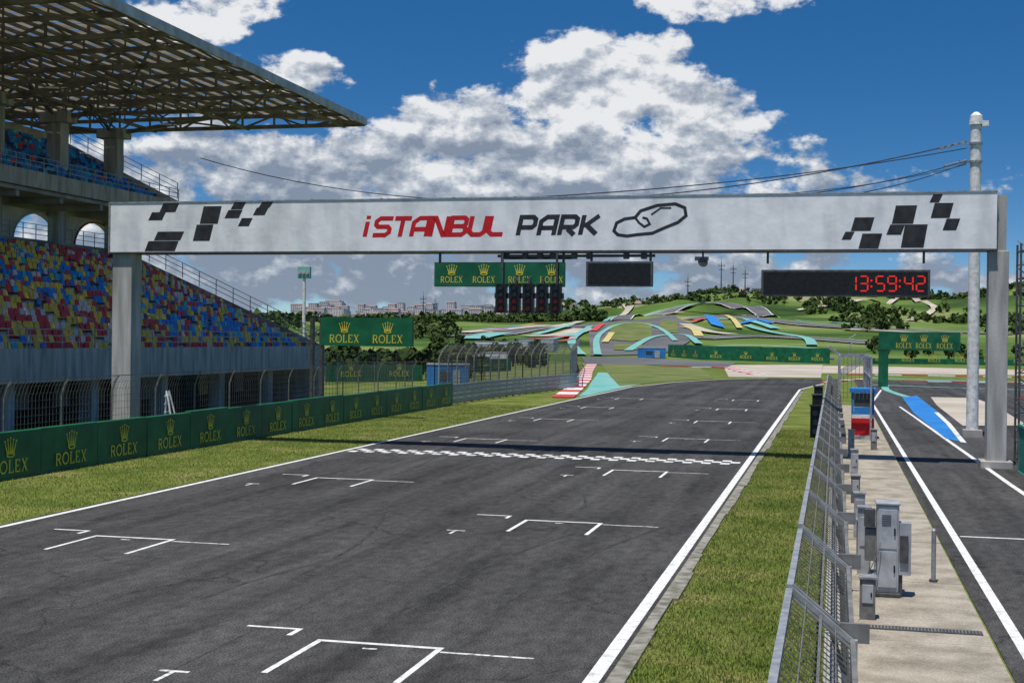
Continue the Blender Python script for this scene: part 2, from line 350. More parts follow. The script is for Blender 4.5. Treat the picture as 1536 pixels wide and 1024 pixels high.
# ------------------------------------------------------------ pit lane and walkway
mb=MB(); y=-10
while y<112:
    mb.box(.38,2.72,y,y+1.97,-.05,.05+random.uniform(-.008,.008),M_conc); y+=2
mb.build('pit_wall_walkway',bevel=.012)
flat('pit_lane',[[(2.78,-40),(16,-40),(16,60),(26,110),(30,182),(6.5,188),(2.6,186),(2.78,112)]],M_asph2,.004)
L=MB(); ln((3.2,-30),(3.2,118),.2); ln((7.1,26),(6.38,52),.2); ln((6.38,52.03),(5.55,95),.2); ln((3.35,37.7),(7.0,37.7),.14)
ln((5.55,95.05),(5.2,112),.18); ln((3.2,118.05),(5.0,150),.2)
L.build('pit_lane_line')
mb=MB(); mb.box(.62,2.62,24.8,25.12,.03,.068,M_dsteel)
for i in range(34): mb.box(.64+i*.058,.665+i*.058,24.82,25.10,.068,.08,M_post)
mb.build('drain_grate')
mb=MB()
patch(mb,[(5.95,76),(5.75,102),(6.3,131)],[(6.8,73),(7.6,100),(7.9,136)],M_blue,.035)
patch(mb,[(6.5,73.5),(7.05,90),(7.3,104)],[(6.75,73),(7.35,90),(7.6,104)],M_white,.041)
mb.build('blue_runoff')
mb=MB(); patch(mb,[(7.9,88),(8.3,115),(9.0,133)],[(12,90),(13,115),(13,133)],M_sand,.046); patch(mb,[(-20.5,256),(-11.6,262),(-2.1,266)],[(-14.5,191),(-8.6,194),(-1.8,196)],M_sand,.03)
patch(mb,[(-1.9,218),(8,222),(30,226)],[(-2,262),(9,262),(34,256)],M_sand,.026)
mb.build('gravel_trap')
mb=MB(); ribbon(mb,[(4.5,168),(12,163),(20,160),(30,160)],1.2,M_turq,.04); ribbon(mb,[(6.8,132),(5.6,150),(6,165)],.8,M_turq,.048)
ribbon(mb,[(5,196),(14,192),(30,190)],2.5,M_turq,.06)
patch(mb,[(-22.1,117),(-24.6,135),(-28.6,160),(-34.8,200)],[(-21.85,119),(-21.9,144),(-21.6,154),(-30,198)],M_turq,.03)
mb.build('turquoise_runoff')
def kerb(name,P,w,step,cols=(M_redk,M_white)):
    mb=MB(); Q=[]
    for i in range(len(P)-1):
        d=math.hypot(P[i+1][0]-P[i][0],P[i+1][1]-P[i][1]); n=max(1,int(d/step))
        for s in range(n): Q.append((P[i][0]+(P[i+1][0]-P[i][0])*s/n,P[i][1]+(P[i+1][1]-P[i][1])*s/n))
    Q.append(P[-1])
    for i in range(len(Q)-1):
        a,b=Q[i],Q[i+1]; d=Vector((b[0]-a[0],b[1]-a[1])); n=Vector((-d.y,d.x)).normalized()*w/2; z=ht(*a)
        c4=[(a[0]-n.x,a[1]-n.y),(b[0]-n.x,b[1]-n.y),(b[0]+n.x,b[1]+n.y),(a[0]+n.x,a[1]+n.y)]
        m=cols[i%2]; hh=z+.13
        mb.poly([(x,y,hh) for k,(x,y) in enumerate(c4)],m)
        for k in range(4):
            p,q=c4[k],c4[(k+1)%4]; mb.poly([(p[0],p[1],z-.1),(q[0],q[1],z-.1),(q[0],q[1],hh),(p[0],p[1],hh)],m)
    mb.build(name)
kerb('red_white_kerb',[(-22.9,114),(-25.2,130),(-30.2,163),(-36.6,200),(-45,252)],1.9,5)
kerb('red_white_kerb',[(-30,238),(-25,240),(-21,243),(-17.5,236),(-14,216),(-10.5,200)],2.0,4)
kerb('red_white_kerb',[(-1.0,168),(.4,180),(4,190)],1.2,2.5)
kerb('red_white_kerb',[(9,184),(18,186),(30,184)],1.2,3)
kerb('red_white_kerb',[(2,212),(14,214),(34,212)],1.6,4)
mb=MB()
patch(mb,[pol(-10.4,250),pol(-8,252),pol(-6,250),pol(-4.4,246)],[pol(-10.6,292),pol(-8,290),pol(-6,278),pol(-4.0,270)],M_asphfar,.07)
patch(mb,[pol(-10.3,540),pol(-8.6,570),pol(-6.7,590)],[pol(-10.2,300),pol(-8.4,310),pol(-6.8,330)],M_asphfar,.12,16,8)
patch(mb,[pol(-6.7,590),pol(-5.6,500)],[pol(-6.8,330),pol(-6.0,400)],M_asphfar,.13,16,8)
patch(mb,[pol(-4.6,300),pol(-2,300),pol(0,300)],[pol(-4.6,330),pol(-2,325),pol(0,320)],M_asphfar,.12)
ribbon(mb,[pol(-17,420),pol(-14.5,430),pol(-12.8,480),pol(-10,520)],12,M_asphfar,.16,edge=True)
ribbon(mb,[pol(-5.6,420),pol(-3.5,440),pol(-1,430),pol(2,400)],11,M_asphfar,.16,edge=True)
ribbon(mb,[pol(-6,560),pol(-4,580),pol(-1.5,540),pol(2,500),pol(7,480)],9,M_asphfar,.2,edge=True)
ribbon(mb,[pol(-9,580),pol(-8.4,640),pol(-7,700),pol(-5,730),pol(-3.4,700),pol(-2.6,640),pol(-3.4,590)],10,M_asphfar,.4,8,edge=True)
mb.build('far_track')
mb=MB(); patch(mb,[(-43,250),(-36.5,252),(-22.6,234)],[(-23,146),(-19.8,164),(-15.8,181)],M_fgrass,.05); patch(mb,[(-43,252),(-40,200),(-34,165)],[(-50,252),(-52,200),(-50,150)],M_fgrass,.03)
for A,B in (([pol(-9.4,520),pol(-8.6,545),pol(-7.6,530)],[pol(-9.3,400),pol(-8.4,390),pol(-7.6,420)]),([pol(-7.2,560),pol(-6.5,540)],[pol(-7.3,470),pol(-6.5,450)]),([pol(-9.2,370),pol(-8,370)],[pol(-9.2,335),pol(-8,335)])): patch(mb,A,B,M_fgrass,.34)
mb.build('infield_grass')
mb=MB()
for P,w in (([pol(-9.9,300),pol(-9.9,420),pol(-9.2,500),pol(-8.2,520),pol(-7.2,480),pol(-6.6,400)],1.8),([pol(-10.6,300),pol(-11,400),pol(-10.2,500)],2.4),([pol(-8.6,330),pol(-7.6,420),pol(-6.2,440),pol(-5.6,380)],2.2),
            ([pol(-15.4,395),pol(-14.7,420),pol(-14,440)],8),([pol(-3.6,520),pol(-2.6,470),pol(-1.2,430),pol(-.9,380)],3),([pol(-13.5,380),pol(-12,400),pol(-10.8,440)],3.5),([pol(-5.2,360),pol(-3,370),pol(0,350)],2.6),
            ([pol(-4.9,560),pol(-3.6,560),pol(-2.4,500)],4),([pol(-12.6,430),pol(-11.8,470),pol(-11,520)],3),([pol(-9.6,590),pol(-8.9,650),pol(-7.2,715),pol(-5,745)],2.5),([pol(-1.6,560),pol(1,530),pol(4,510)],2)): ribbon(mb,P,w,M_turq,.42)
mb.build('turquoise_runoff')
mb=MB(); patch(mb,[pol(-5.4,590),pol(-4.9,570)],[pol(-5.1,520),pol(-4.5,500)],M_blue,.46); ribbon(mb,[pol(-3.9,530),pol(-3.2,560),pol(-2.6,540)],3,M_blue,.44); ribbon(mb,[pol(-14.8,470),pol(-13.9,480),pol(-13.3,500)],3,M_blue,.46); mb.build('blue_runoff')
mb=MB(); 
for P,w in (([pol(-6.3,500),pol(-5.8,480),pol(-5.6,430)],3),([pol(-4.7,600),pol(-4.2,560),pol(-3.9,500)],2.2),([pol(-14.4,510),pol(-13.2,520),pol(-12.4,540)],2.5),([pol(-9.6,380),pol(-9.3,450)],2)): ribbon(mb,P,w,M_yelk,.5)
mb.build('yellow_runoff')
mb=MB()
for P,w in (([pol(-13,420),pol(-11.5,430),pol(-10.5,480)],8),([pol(-15.8,440),pol(-14,470),pol(-12.2,520)],8),([pol(-6.2,520),pol(-5.2,470),pol(-4.2,450)],5),([pol(.5,500),pol(2.5,480),pol(5,470)],5),([pol(-7.8,600),pol(-6,640),pol(-4,650)],4),([pol(-12,490),pol(-11.2,530),pol(-10.6,580)],5),([pol(-1.5,700),pol(1,720),pol(2.5,800)],4),([pol(-9.5,700),pol(-8.5,760),pol(-8.8,840)],4),([pol(3,640),pol(4,720),pol(3.2,800),pol(4.4,860)],3.5)): ribbon(mb,P,w,M_sand,.40)
mb.build('gravel_trap')
mb=MB()
for P in ([pol(-12.8,400),pol(-12,405),pol(-11,420)],[pol(-10.1,460),pol(-9.7,520)],[pol(-5.9,540),pol(-5.5,560)],[pol(-14.8,455),pol(-13.8,470)],[pol(-13.2,540),pol(-12.1,560)],[pol(-11.6,385),pol(-10.9,400)]): ribbon(mb,P,2.4,M_redk,.52)
mb.build('red_runoff')
# ------------------------------------------------------------ start gantry
K=.983
def gx(x): return x*K
def gh(h): return 5.2+(h-5.2)*K
G=empty('start_gantry'); Y0=58.6
x0,x1,z0,z1=gx(-34.95),gx(6.62),gh(9.2),gh(11.6)
mb=MB(); mb.box(x0,x1,Y0,Y0+1.25,z0,z1,M_banner); mb.build('beam',G)
mb=MB(); mb.box(x0-.02,x1+.02,Y0-.03,Y0+1.3,z1+.002,z1+.06,M_steel); mb.box(x0-.02,x1+.02,Y0-.03,Y0+1.3,z0-.07,z0-.002,M_dsteel)
mb.box(x0-.08,x0-.021,Y0-.04,Y0+1.3,z0-.07,z1+.06,M_steel); mb.box(x1+.022,x1+.42,Y0+.3,Y0+1.2,z0-.1,z1-.1,M_pier)
for s in range(1,12):
    x=x0+(x1-x0)*(s+random.uniform(-.1,.1))/12; mb.box(x-.05,x+.05,Y0+.2,Y0+.9,z1+.06,z1+.11,M_post)
mb.build('beam_trim',G)
mb=MB(); mb.box(gx(-34.9),gx(-33.85),Y0+.15,Y0+1.15,-.1,z0-.07,M_pier); mb.box(gx(-35.1),gx(-33.6),Y0,Y0+1.4,-.1,.25,M_stc); mb.build('left_column',G,bevel=.03)
mb=MB(); mb.box(gx(6.35),gx(7.15),Y0+.2,Y0+1.1,-.1,z0-.07,M_pier); mb.box(gx(6.1),gx(7.4),Y0,Y0+1.35,-.1,.3,M_stc); mb.build('right_column',G,bevel=.03)
mp=plane_map((0,Y0,0),(1,0,0),(0,0,1),(0,-1,0))
mb=MB()
mps=plane_map((gx(-21.75),Y0,gh(9.84)),(K,0,0),(0,0,K),(0,-1,0),.22)
word(mb,'ISTANBUL',.12,0,.99,.935,.21,mps,M_red); mb.build('lettering_red',G)
mb=MB(); mps=plane_map((gx(-14.3),Y0,gh(9.86)),(K,0,0),(0,0,K),(0,-1,0),.22)
word(mb,'PARK',.1,0,.97,1.0,.21,mps,M_ink)
tm=[(920,346),(924,334),(936,328),(952,326),(960,316),(985,308),(1012,306),(1026,312),(1028,324),(1016,334),(996,342),(978,350),(955,352),(940,354),(926,352)]
q=lambda p:(gx((p[0]-920)*.03-9.73),gh(9.8+(355-p[1])*.0296))
stroke(mb,[q(p) for p in tm],.14,mp,M_ink,closed=True,off=.005)
stroke(mb,[q(p) for p in [(952,326),(958,334),(966,340),(974,336),(970,328),(963,326)]],.10,mp,M_ink,off=.007)
stroke(mb,[q(p) for p in [(976,322),(990,312),(1006,312)]],.07,mp,M_ink,off=.008)
def par(mb,u0,u1,v0,v1,sh,off=.005): mb.poly([mp(u0,v0,off),mp(u1,v0,off),mp(u1+sh,v1,off),mp(u0+sh,v1,off)],M_ink)
lf=lambda x:gx((x-215)*.0354-33.1); lv=lambda y:gh(9.2+(378-y)*.0329)
for i,(a,b2,t,bo) in enumerate([(221,242,319,331),(238,262,306,319),(289,314,338,362),(299,326,311,337),(336,357,317,329),(345,362,305,316),(356,372,329,341),(378,395,314,325),(386,402,304,314),(216,262,362,377),(230,270,348,361)]):
    par(mb,lf(a),lf(b2),lv(bo),min(lv(t),z1-.02),.2,.005+.001*(i%3))
rf=lambda x:gx((x-1262)*.0275+.25); rv=lambda y:gh(9.2+(373-y)*.0292)
for i,(a,b2,t,bo) in enumerate([(1262,1276,347,359),(1276,1306,326,346),(1288,1318,350,372),(1338,1370,309,336),(1330,1352,337,352),(1352,1386,337,371),(1396,1424,306,328),(1414,1434,329,346),(1394,1408,293,305)]):
    par(mb,rf(a),rf(b2),rv(bo),min(rv(t),z1-.02),.16,.005+.001*(i%3))
mb.build('lettering_black',G)
mb=MB(); zb=z0-.07
for x in (-18.0,-12.1,-15.0,-10.8,-8.1,-2.9,3.7): mb.box(gx(x)-.05,gx(x)+.05,Y0+.3,Y0+.4,gh(8.6),zb,M_dsteel)
mb.box(gx(-15.2),gx(-7.9),Y0+.25,Y0+.45,zb-.22,zb-.1,M_dsteel); mb.box(gx(-15),gx(-11.8),Y0+.8,Y0+.95,zb-.28,zb-.12,M_dsteel)
for x in (-14.8,-13.9,-13.2,-12.6,-11.6,-10.9,-9.2,-8.4): mb.box(gx(x)-.12,gx(x)+.12,Y0+.2,Y0+.5,zb-.3,zb-.03,M_dsteel)
for x in (-5.75,): 
    mb.box(gx(x)-.04,gx(x)+.04,Y0+.3,Y0+.38,zb-.4,zb,M_dsteel); mb.cyl((gx(x),Y0+.1,zb-.45),(gx(x),Y0+.6,zb-.45),.2,.2,M_dsteel); mb.cyl((gx(x)-.35,Y0+.3,zb-.3),(gx(x)+.25,Y0+.3,zb-.3),.09,.09,M_steel)
mb.build('hanger_rail',G)
B=empty('hanging_advertising_board')
mb=MB(); mb.box(gx(-18.2),gx(-12.0),Y0+.1,Y0+.35,gh(7.54),gh(8.67),M_green); mb.build('board',B,bevel=.015)
mb=MB(); mpb=plane_map((0,Y0+.1,0),(1,0,0),(0,0,1),(0,-1,0))
for x in (-17.35,-15.8,-14.1,-12.6): sponsor(mb,gx(x),gh(7.72),1.05,.29,.5,mpb,M_yel)
mb.build('lettering',B)
T=empty('start_lights')
mb=MB(); ml=MB()
for i in range(5):
    x=gx(-14.9+i*.64)
    mb.box(x-.25,x+.25,Y0-.25,Y0+.05,gh(6.33),gh(7.66),M_black)
    for j in range(4):
        z=gh(7.5)-j*.31
        ml.cyl((x,Y0-.26,z),(x,Y0-.285,z),.115,.115,M_lens if j>1 else M_dsteel,14)
        for s in range(7):
            a0=math.pi*s/7;a1=math.pi*(s+1)/7
            mb.poly([(x+.13*math.cos(a0),Y0-.251,z+.13*math.sin(a0)),(x+.13*math.cos(a1),Y0-.251,z+.13*math.sin(a1)),(x+.13*math.cos(a1),Y0-.36,z+.13*math.sin(a1)),(x+.13*math.cos(a0),Y0-.36,z+.13*math.sin(a0))],M_black)
mb.box(gx(-15.25),gx(-12.0),Y0-.04,Y0+.08,gh(7.0),gh(7.25),M_dsteel)
for i in range(5): mb.box(gx(-14.9+i*.64)-.05,gx(-14.9+i*.64)+.05,Y0-.02,Y0+.07,gh(7.66),gh(8.0),M_dsteel)
for i in (0,4): mb.box(gx(-14.9+i*.64)-.05,gx(-14.9+i*.64)+.05,Y0-.02,Y0+.07,gh(8.0),gh(9.1),M_dsteel)
mb.build('housing',T); ml.build('lenses',T)
B=empty('display_panel'); mb=MB(); mb.box(gx(-11),gx(-7.96),Y0+.05,Y0+.3,gh(7.56),gh(8.7),M_dsteel); mb.build('case',B,bevel=.02)
mb=MB(); mb.box(gx(-10.9),gx(-8.06),Y0+.035,Y0+.049,gh(7.66),gh(8.6),M_black); mb.build('screen',B)
B=empty('digital_clock'); mb=MB(); mb.box(gx(-3.16),gx(3.96),Y0+.05,Y0+.35,gh(7.15),gh(8.32),M_dsteel); mb.build('case',B,bevel=.02)
mb=MB(); mb.box(gx(-3.06),gx(3.86),Y0+.035,Y0+.049,gh(7.25),gh(8.22),M_black); mb.build('screen',B)
SEG={'1':'bc','3':'abgcd','5':'afgcd','9':'abcdfg','4':'fgbc','2':'abged'}
sg={'a':((.06,1),(.44,1)),'b':((.5,.95),(.5,.55)),'c':((.5,.45),(.5,.05)),'d':((.06,0),(.44,0)),'e':((0,.45),(0,.05)),'f':((0,.95),(0,.55)),'g':((.06,.5),(.44,.5))}
mb=MB(); u=gx(.55); mpc=plane_map((0,Y0+.03,0),(1,0,0),(0,0,1),(0,-1,0))
for ch in '13:59:42':
    if ch==':':
        for v in (.3,.7): stroke(mb,[(u,gh(7.4)+v*.62-.04),(u,gh(7.4)+v*.62+.04)],.07,mpc,M_redled)
        u+=.2
    else:
        for s in SEG[ch]:
            (a,b1),(c1,d)=sg[s]; stroke(mb,[(u+a*.66,gh(7.4)+b1*.62),(u+c1*.66,gh(7.4)+d*.62)],.06,mpc,M_redled)
        u+=.48
mb.build('digits',B)
# ------------------------------------------------------------ advertising wall (left)
W=empty('advertising_wall'); mb=MB(); mt=MB(); mpw=plane_map((-28.17,0,0),(0,1,0),(0,0,1),(1,0,0))
t=29.9; i=0
while t<97.5:
    mb.box(-28.5+random.uniform(-.02,.02),-28.2+random.uniform(-.02,.02),t-1.93,t+1.93,-.05,1.68+random.uniform(-.03,.03),M_green)
    mb.box(-28.8,-28.53,t-1.95,t-1.75,-.05,1.5,M_stc)
    sponsor(mt,t,.22,2.1,.46,.72,mpw,M_yel)
    t+=3.88
mb.build('boards',W,bevel=.02); mt.build('lettering',W)
def guard(name,P,h=1.0,rows=3):
    mb=MB()
    for i in range(len(P)-1):
        a,b=P[i],P[i+1]
        for r in range(rows):
            z=.2+r*.36
            mb.beam((a[0],a[1],z+.14),(b[0],b[1],z+.14),.05,M_steel,.1); mb.beam((a[0]+.05,a[1],z+.24),(b[0]+.05,b[1],z+.24),.06,M_cab,.1); mb.beam((a[0]+.05,a[1],z+.04),(b[0]+.05,b[1],z+.04),.06,M_cab,.1)
        n=max(1,int(math.hypot(b[0]-a[0],b[1]-a[1])/2))
        for s in range(n):
            x=a[0]+(b[0]-a[0])*s/n;y=a[1]+(b[1]-a[1])*s/n; mb.box(x-.22,x-.06,y-.06,y+.06,-.1,h+.2,M_post)
    return mb.build(name)
guard('guard_rail',[(-28.4,98),(-28.2,108),(-27.5,120),(-25.9,137)],1.4,4)
def fence(name,P,h,sp=3,bend=.5,bs=1,pitch=.15,wr=.014,pr=.06,mw=None,pm=None):
    mb=MB(); mw=mw or M_wire; pm=pm or M_post
    for i in range(len(P)-1):
        a=Vector(P[i]);b=Vector(P[i+1]); d=(b-a); Ln=d.length; d/=Ln; n=Vector((-d.y,d.x))*bs
        prof=[(0,0),(0,h*.78),(bend*.45,h*.92),(bend,h)] if bend else [(0,0),(0,h)]
        np_=max(1,round(Ln/sp))
        zg=lambda p:max(0,ht(p.x,p.y))
        for s in range(np_+1):
            p=a+d*Ln*s/np_; z=zg(p)
            for k in range(len(prof)-1):
                (o1,h1),(o2,h2)=prof[k],prof[k+1]; mb.beam((p.x+n.x*o1,p.y+n.y*o1,z+h1-(.1 if k==0 else 0)),(p.x+n.x*o2,p.y+n.y*o2,z+h2),pr,pm)
        nv=int(Ln/pitch)
        for s in range(nv):
            p=a+d*Ln*(s+.5)/nv; z=zg(p)
            for k in range(len(prof)-1):
                (o1,h1),(o2,h2)=prof[k],prof[k+1]; mb.beam((p.x+n.x*o1,p.y+n.y*o1,z+h1),(p.x+n.x*o2,p.y+n.y*o2,z+h2),wr,mw)
        nh=int(h/pitch/1.2)
        for s in range(nh+1):
            hh=h*s/nh
            o=0
            for k in range(len(prof)-1):
                if prof[k][1]<=hh<=prof[k+1][1]: o=prof[k][0]+(prof[k+1][0]-prof[k][0])*(hh-prof[k][1])/max(1e-6,prof[k+1][1]-prof[k][1])
            pa=a+n*o;pb=b+n*o; mb.beam((pa.x,pa.y,zg(a)+hh),(pb.x,pb.y,zg(b)+hh),wr*(3 if s in(0,nh) else 1),mw)
    return mb.build(name)
fence('catch_fence',[(-31.5,38),(-31.5,98)],3.3,4,.35,-1,.25,.011,pr=.05)
fence('catch_fence',[(-29.4,98),(-29.2,110),(-28.4,122),(-27,138)],4.6,2.5,.7,-1,.22,.018,pr=.09,pm=M_steel)
fence('catch_fence',[(-27,138),(-32,165),(-40,210),(-48,250)],4.8,3,.7,-1,.3,.035,pr=.1,pm=M_steel)
fence('catch_fence',[(-60,112),(-48,150),(-46,175)],3.2,3.5,0,1,.4,.02)
fence('catch_fence',[(-44,101),(-34,112),(-31.5,125)],3.0,3,0,1,.3,.016)
# ------------------------------------------------------------ pit wall fence
PF=empty('pit_wall_fence'); mb=MB(); mw=MB()
t=9.6; ts=[]
while t<108: ts.append(t); t+=4.6
for t in ts:
    for dt in (-.1,.1):
        mb.beam((.24,t+dt,-.05),(.24,t+dt,2.15),.06,M_steel,.08); mb.beam((.24,t+dt,2.08),(-.42,t+dt,2.62),.05,M_steel,.1)
    mb.beam((.24,t,1.45),(-.02,t,2.3),.05,M_post); mb.box(.1,.38,t-.2,t+.2,-.02,.135,M_post)
    mb.beam((.24,t,2.1),(.24,t,2.3),.3,M_post,.05)
for i in range(len(ts)-1):
    a,b=ts[i],ts[i+1]; dz=random.uniform(-.03,.03)
    mb.beam((-.42,a+.14,2.62+dz),(-.42,b-.14,2.62+dz),.07,M_steel,.09)
    mb.beam((.22,a+.14,2.14),(.22,b-.14,2.14),.05,M_post); mb.beam((.2,a+.14,1.1),(.2,b-.14,1.1),.045,M_post)
    mb.beam((-.1,a+.14,2.38),(-.1,b-.14,2.38),.025,M_post)
    mb.beam((.18,a+.12,.2),(.18,b-.12,2.05),.03,M_post)
    n=int((b-a-.2)/.11)
    for s in range(n):
        y=a+.12+s*.11
        mw.beam((.17,y,.12),(.17,y,2.1),.011,M_wire)
        if s%2==0: mw.beam((.2,y,2.14),(-.4,y,2.63),.011,M_wire)
    for s in range(17): mw.beam((.175,a+.08,.16+s*.118),(.175,b-.08,.16+s*.118),.011,M_wire)
    for s in range(1,4):
        f=s/4; mw.beam((.2-.6*f,a+.06,2.15+.48*f),(.2-.6*f,b-.06,2.15+.48*f),.011,M_wire)
for z in (.3,.62,.95): mb.beam((.02,8,z),(.02,108,z),.05,M_post,.16)
mb.build('frame',PF); mw.build('wire_mesh',PF)
mb=MB(); mb.box(-.1,.34,5,108,-.05,.12,M_stc); mb.build('plinth',PF)
mb=MB()
for y in (72,76,80,84,88):
    for x in (.3,1.9): mb.beam((x,y,0),(x,y,4.4),.1,M_steel)
    mb.beam((.3,y,4.4),(1.9,y,4.4),.09,M_steel); mb.beam((.3,y,3.3),(1.9,y,4.4),.05,M_steel); mb.beam((.3,y,4.4),(-.3,y,4.9),.07,M_steel)
for x in (.3,1.9):
    for z in (2.2,3.3,4.4): mb.beam((x,72,z),(x,88,z),.08,M_steel)
mb.beam((-.3,72,4.9),(-.3,88,4.9),.06,M_steel)
for s in range(80): mb.beam((.3,72+s*.2,0),(.3,72+s*.2,4.4),.018,M_wire)
for s in range(36): mb.beam((.3,72,s*.125),(.3,88,s*.125),.016,M_wire)
for s in range(8): mb.beam((.3+s*.2,72,2.2),(.3+s*.2,72,4.4),.02,M_wire)
for s in range(5): mb.cyl((.9,86,4.4+s*.25),(.9+.1*s,86,4.65+s*.25),.03,.03,M_steel,6)
mb.build('gate_cage')
mb=MB()
for y,h in ((61,2.3),(66,2.6),(72,2.8)):
    mb.box(-1.0,-.55,y,y+.25,.9,h,M_black); mb.cyl((-.75,y+.1,0),(-.75,y+.1,1),.05,.05,M_dsteel,8); mb.box(-1.05,-.5,y-.05,y+.3,h,h+.06,M_dsteel)
    for z in (1.2,1.6,2.0): mb.cyl((-.78,y-.001,z),(-.78,y-.03,z),.13,.13,M_dsteel,12)
mb.build('marshal_signal_panel')
B=empty('marshal_booth'); mb=MB()
mb.box(.95,2.1,73,75,.05,.25,M_cab); mb.box(.95,2.1,73,75,.251,1.15,M_red); mb.box(.95,2.1,73,75,1.151,1.35,M_white)
for x in (1.0,2.05):
    for y in (73.05,74.95): mb.box(x-.05,x+.05,y-.05,y+.05,1.351,2.499,M_blue)
mb.box(1.06,1.99,73.01,73.03,1.352,1.75,M_blue)
mb.box(.85,2.2,72.9,75.1,2.5,2.72,M_blue); mb.build('body',B,bevel=.008)
mb=MB(); mb.box(1.06,2.0,73.05,73.09,1.76,2.48,M_glass); mb.box(.98,1.0,73.1,74.9,1.37,2.48,M_glass); mb.build('windows',B)
C=empty('electrical_cabinet'); mb=MB()
mb.box(.88,1.32,28.0,28.5,.14,1.9,M_cab); mb.box(.84,1.36,27.95,28.55,.05,.139,M_dsteel); mb.box(.86,1.34,27.97,28.53,1.901,1.96,M_cab)
mb.build('body',C,bevel=.02)
mb=MB(); mb.box(.92,1.28,27.975,27.999,.25,.98,M_cab); mb.box(.92,1.28,27.975,27.999,1.03,1.82,M_cab); mb.box(1.22,1.25,27.95,27.974,1.3,1.45,M_black); mb.box(1.22,1.25,27.95,27.974,.55,.7,M_black)
for s in range(6): mb.box(.98,1.16,27.966,27.974,1.5+s*.04,1.515+s*.04,M_dsteel)
mb.box(1.321,1.56,28.05,28.4,.5,1.55,M_cab); mb.box(1.34,1.5,28.0,28.049,.75,1.3,M_dsteel); mb.box(.66,.879,28.1,28.45,.75,1.4,M_post); mb.box(.64,.86,28.05,28.3,1.45,1.8,M_dsteel)
mb.box(1.322,1.4,28.1,28.2,.05,.5,M_dsteel); mb.build('doors_and_boxes',C,bevel=.006)
mb=MB()
for k in range(3):
    pr=None
    for s in range(13):
        a=s/12; p=(.70+k*.10+.06*math.sin(a*5+k),27.92-.08*math.sin(a*math.pi),1.2-1.1*a+.06*math.sin(a*9+k*2))
        if pr: mb.cyl(pr,p,.010,.010,M_post,6)
        pr=p
mb.build('cables',C)
mb=MB(); mb.cyl((2.14,30.1,.04),(2.14,30.1,1.15),.05,.05,M_steel,12); mb.cyl((2.14,30.1,1.15),(2.14,30.1,1.2),.055,.02,M_steel,12); mb.cyl((2.14,30.1,.04),(2.14,30.1,.1),.09,.09,M_dsteel,12); mb.build('bollard')
for x,y,h in ((.66,25.6,.8),(.70,30.6,1.5),(.72,33,.9),(.7,36.2,1.2),(.72,44,.9),(.8,52,1.1),(.8,62,1.2),(1.9,66,1.0)):
    mb=MB(); mb.box(x-.14,x+.14,y,y+.3,.05,h,M_cab if h>1 else M_post); mb.box(x-.16,x+.16,y-.03,y+.33,h+.001,h+.05,M_steel); mb.box(x-.1,x+.1,y-.02,y-.001,h*.45,h*.88,M_cab); mb.box(x+.05,x+.08,y-.035,y-.021,h*.6,h*.7,M_black)
    mb.cyl((x-.1,y+.1,.04),(x-.17,y-.1,.04),.015,.015,M_black,6); mb.build('junction_box',bevel=.01)
# ------------------------------------------------------------ mast and cables
mb=MB(); mb.cyl((7.5,78,-.1),(7.5,78,17.3),.33,.29,M_white,20); mb.cyl((7.5,78,17.3),(7.5,78,17.8),.37,.33,M_white,20); mb.cyl((7.5,78,17.8),(7.5,78,18.0),.33,.12,M_white,20)
mb.box(7.0,8.0,77.5,78.5,-.1,.4,M_stc)
for z in (15.2,16.2): mb.cyl((7.5,78,z),(7.5,78,z+.12),.37,.37,M_steel,16); mb.beam((7.2,78,z+.06),(6.6,77.8,z+.06),.1,M_steel)
mb.box(7.8,8.15,77.8,78.1,17.2,17.5,M_white)
mb.build('cable_mast')
def wire(mb,p,q,sag,r=.022,n=24):
    pr=None
    for s in range(n+1):
        a=s/n; c3=(p[0]+(q[0]-p[0])*a,p[1]+(q[1]-p[1])*a,p[2]+(q[2]-p[2])*a-sag*4*a*(1-a))
        if pr: mb.beam(pr,c3,r*2,M_dsteel)
        pr=c3
mb=MB()
wire(mb,(7,77.9,16.35),(-50,99,19.4),3.4,.030); wire(mb,(7,77.9,16.0),(-18,59.5,z1),.5,.026)
wire(mb,(7,77.9,15.3),(gx(-2.5),59.5,z1),.25,.022); wire(mb,(7,77.9,15.2),(gx(.2),59.5,z1),.2,.02); wire(mb,(7,77.9,15.1),(gx(-5),59.2,z1),.35,.016)
for k in range(6):
    a=k/6; mb.beam((7.0-1.6*a*.9,77.9-4*a*.9,15.3-.75*a),(7.0-1.6*a*.9-.2,77.9-4*a*.9-.4,15.3-.75*a-.1),.12,M_steel)
for k in range(4): mb.beam((6.9-.35*k,77.9+.13*k,16.35-.07*k),(6.7-.35*k,77.9+.18*k,16.3-.07*k),.13,M_steel)
mb.build('overhead_cable')
mb=MB()
for x in (7.9,9.0):
    for y in (62,63.2): mb.beam((x,y,0),(x,y,9.6),.09,M_dsteel)
for k in range(16):
    z=.6*k+.3
    mb.beam((7.9,62,z),(9.0,62,z),.05,M_steel); mb.beam((7.9,63.2,z),(9,63.2,z),.05,M_steel)
    if k%2==0:
        mb.beam((7.9,62,z),(9.0,62,z+1.1),.045,M_redk if k<8 else M_steel); mb.beam((9,62,z),(7.9,63.2,z+1.1),.04,M_steel); mb.box(7.9,9.0,62,63.2,z+.55,z+.6,M_dsteel)
mb.build('lattice_tower')
fence('green_mesh_fence',[(7.35,46),(7.35,57.5)],1.9,2.4,0,1,.06,.035,mw=M_net,pr=.07)
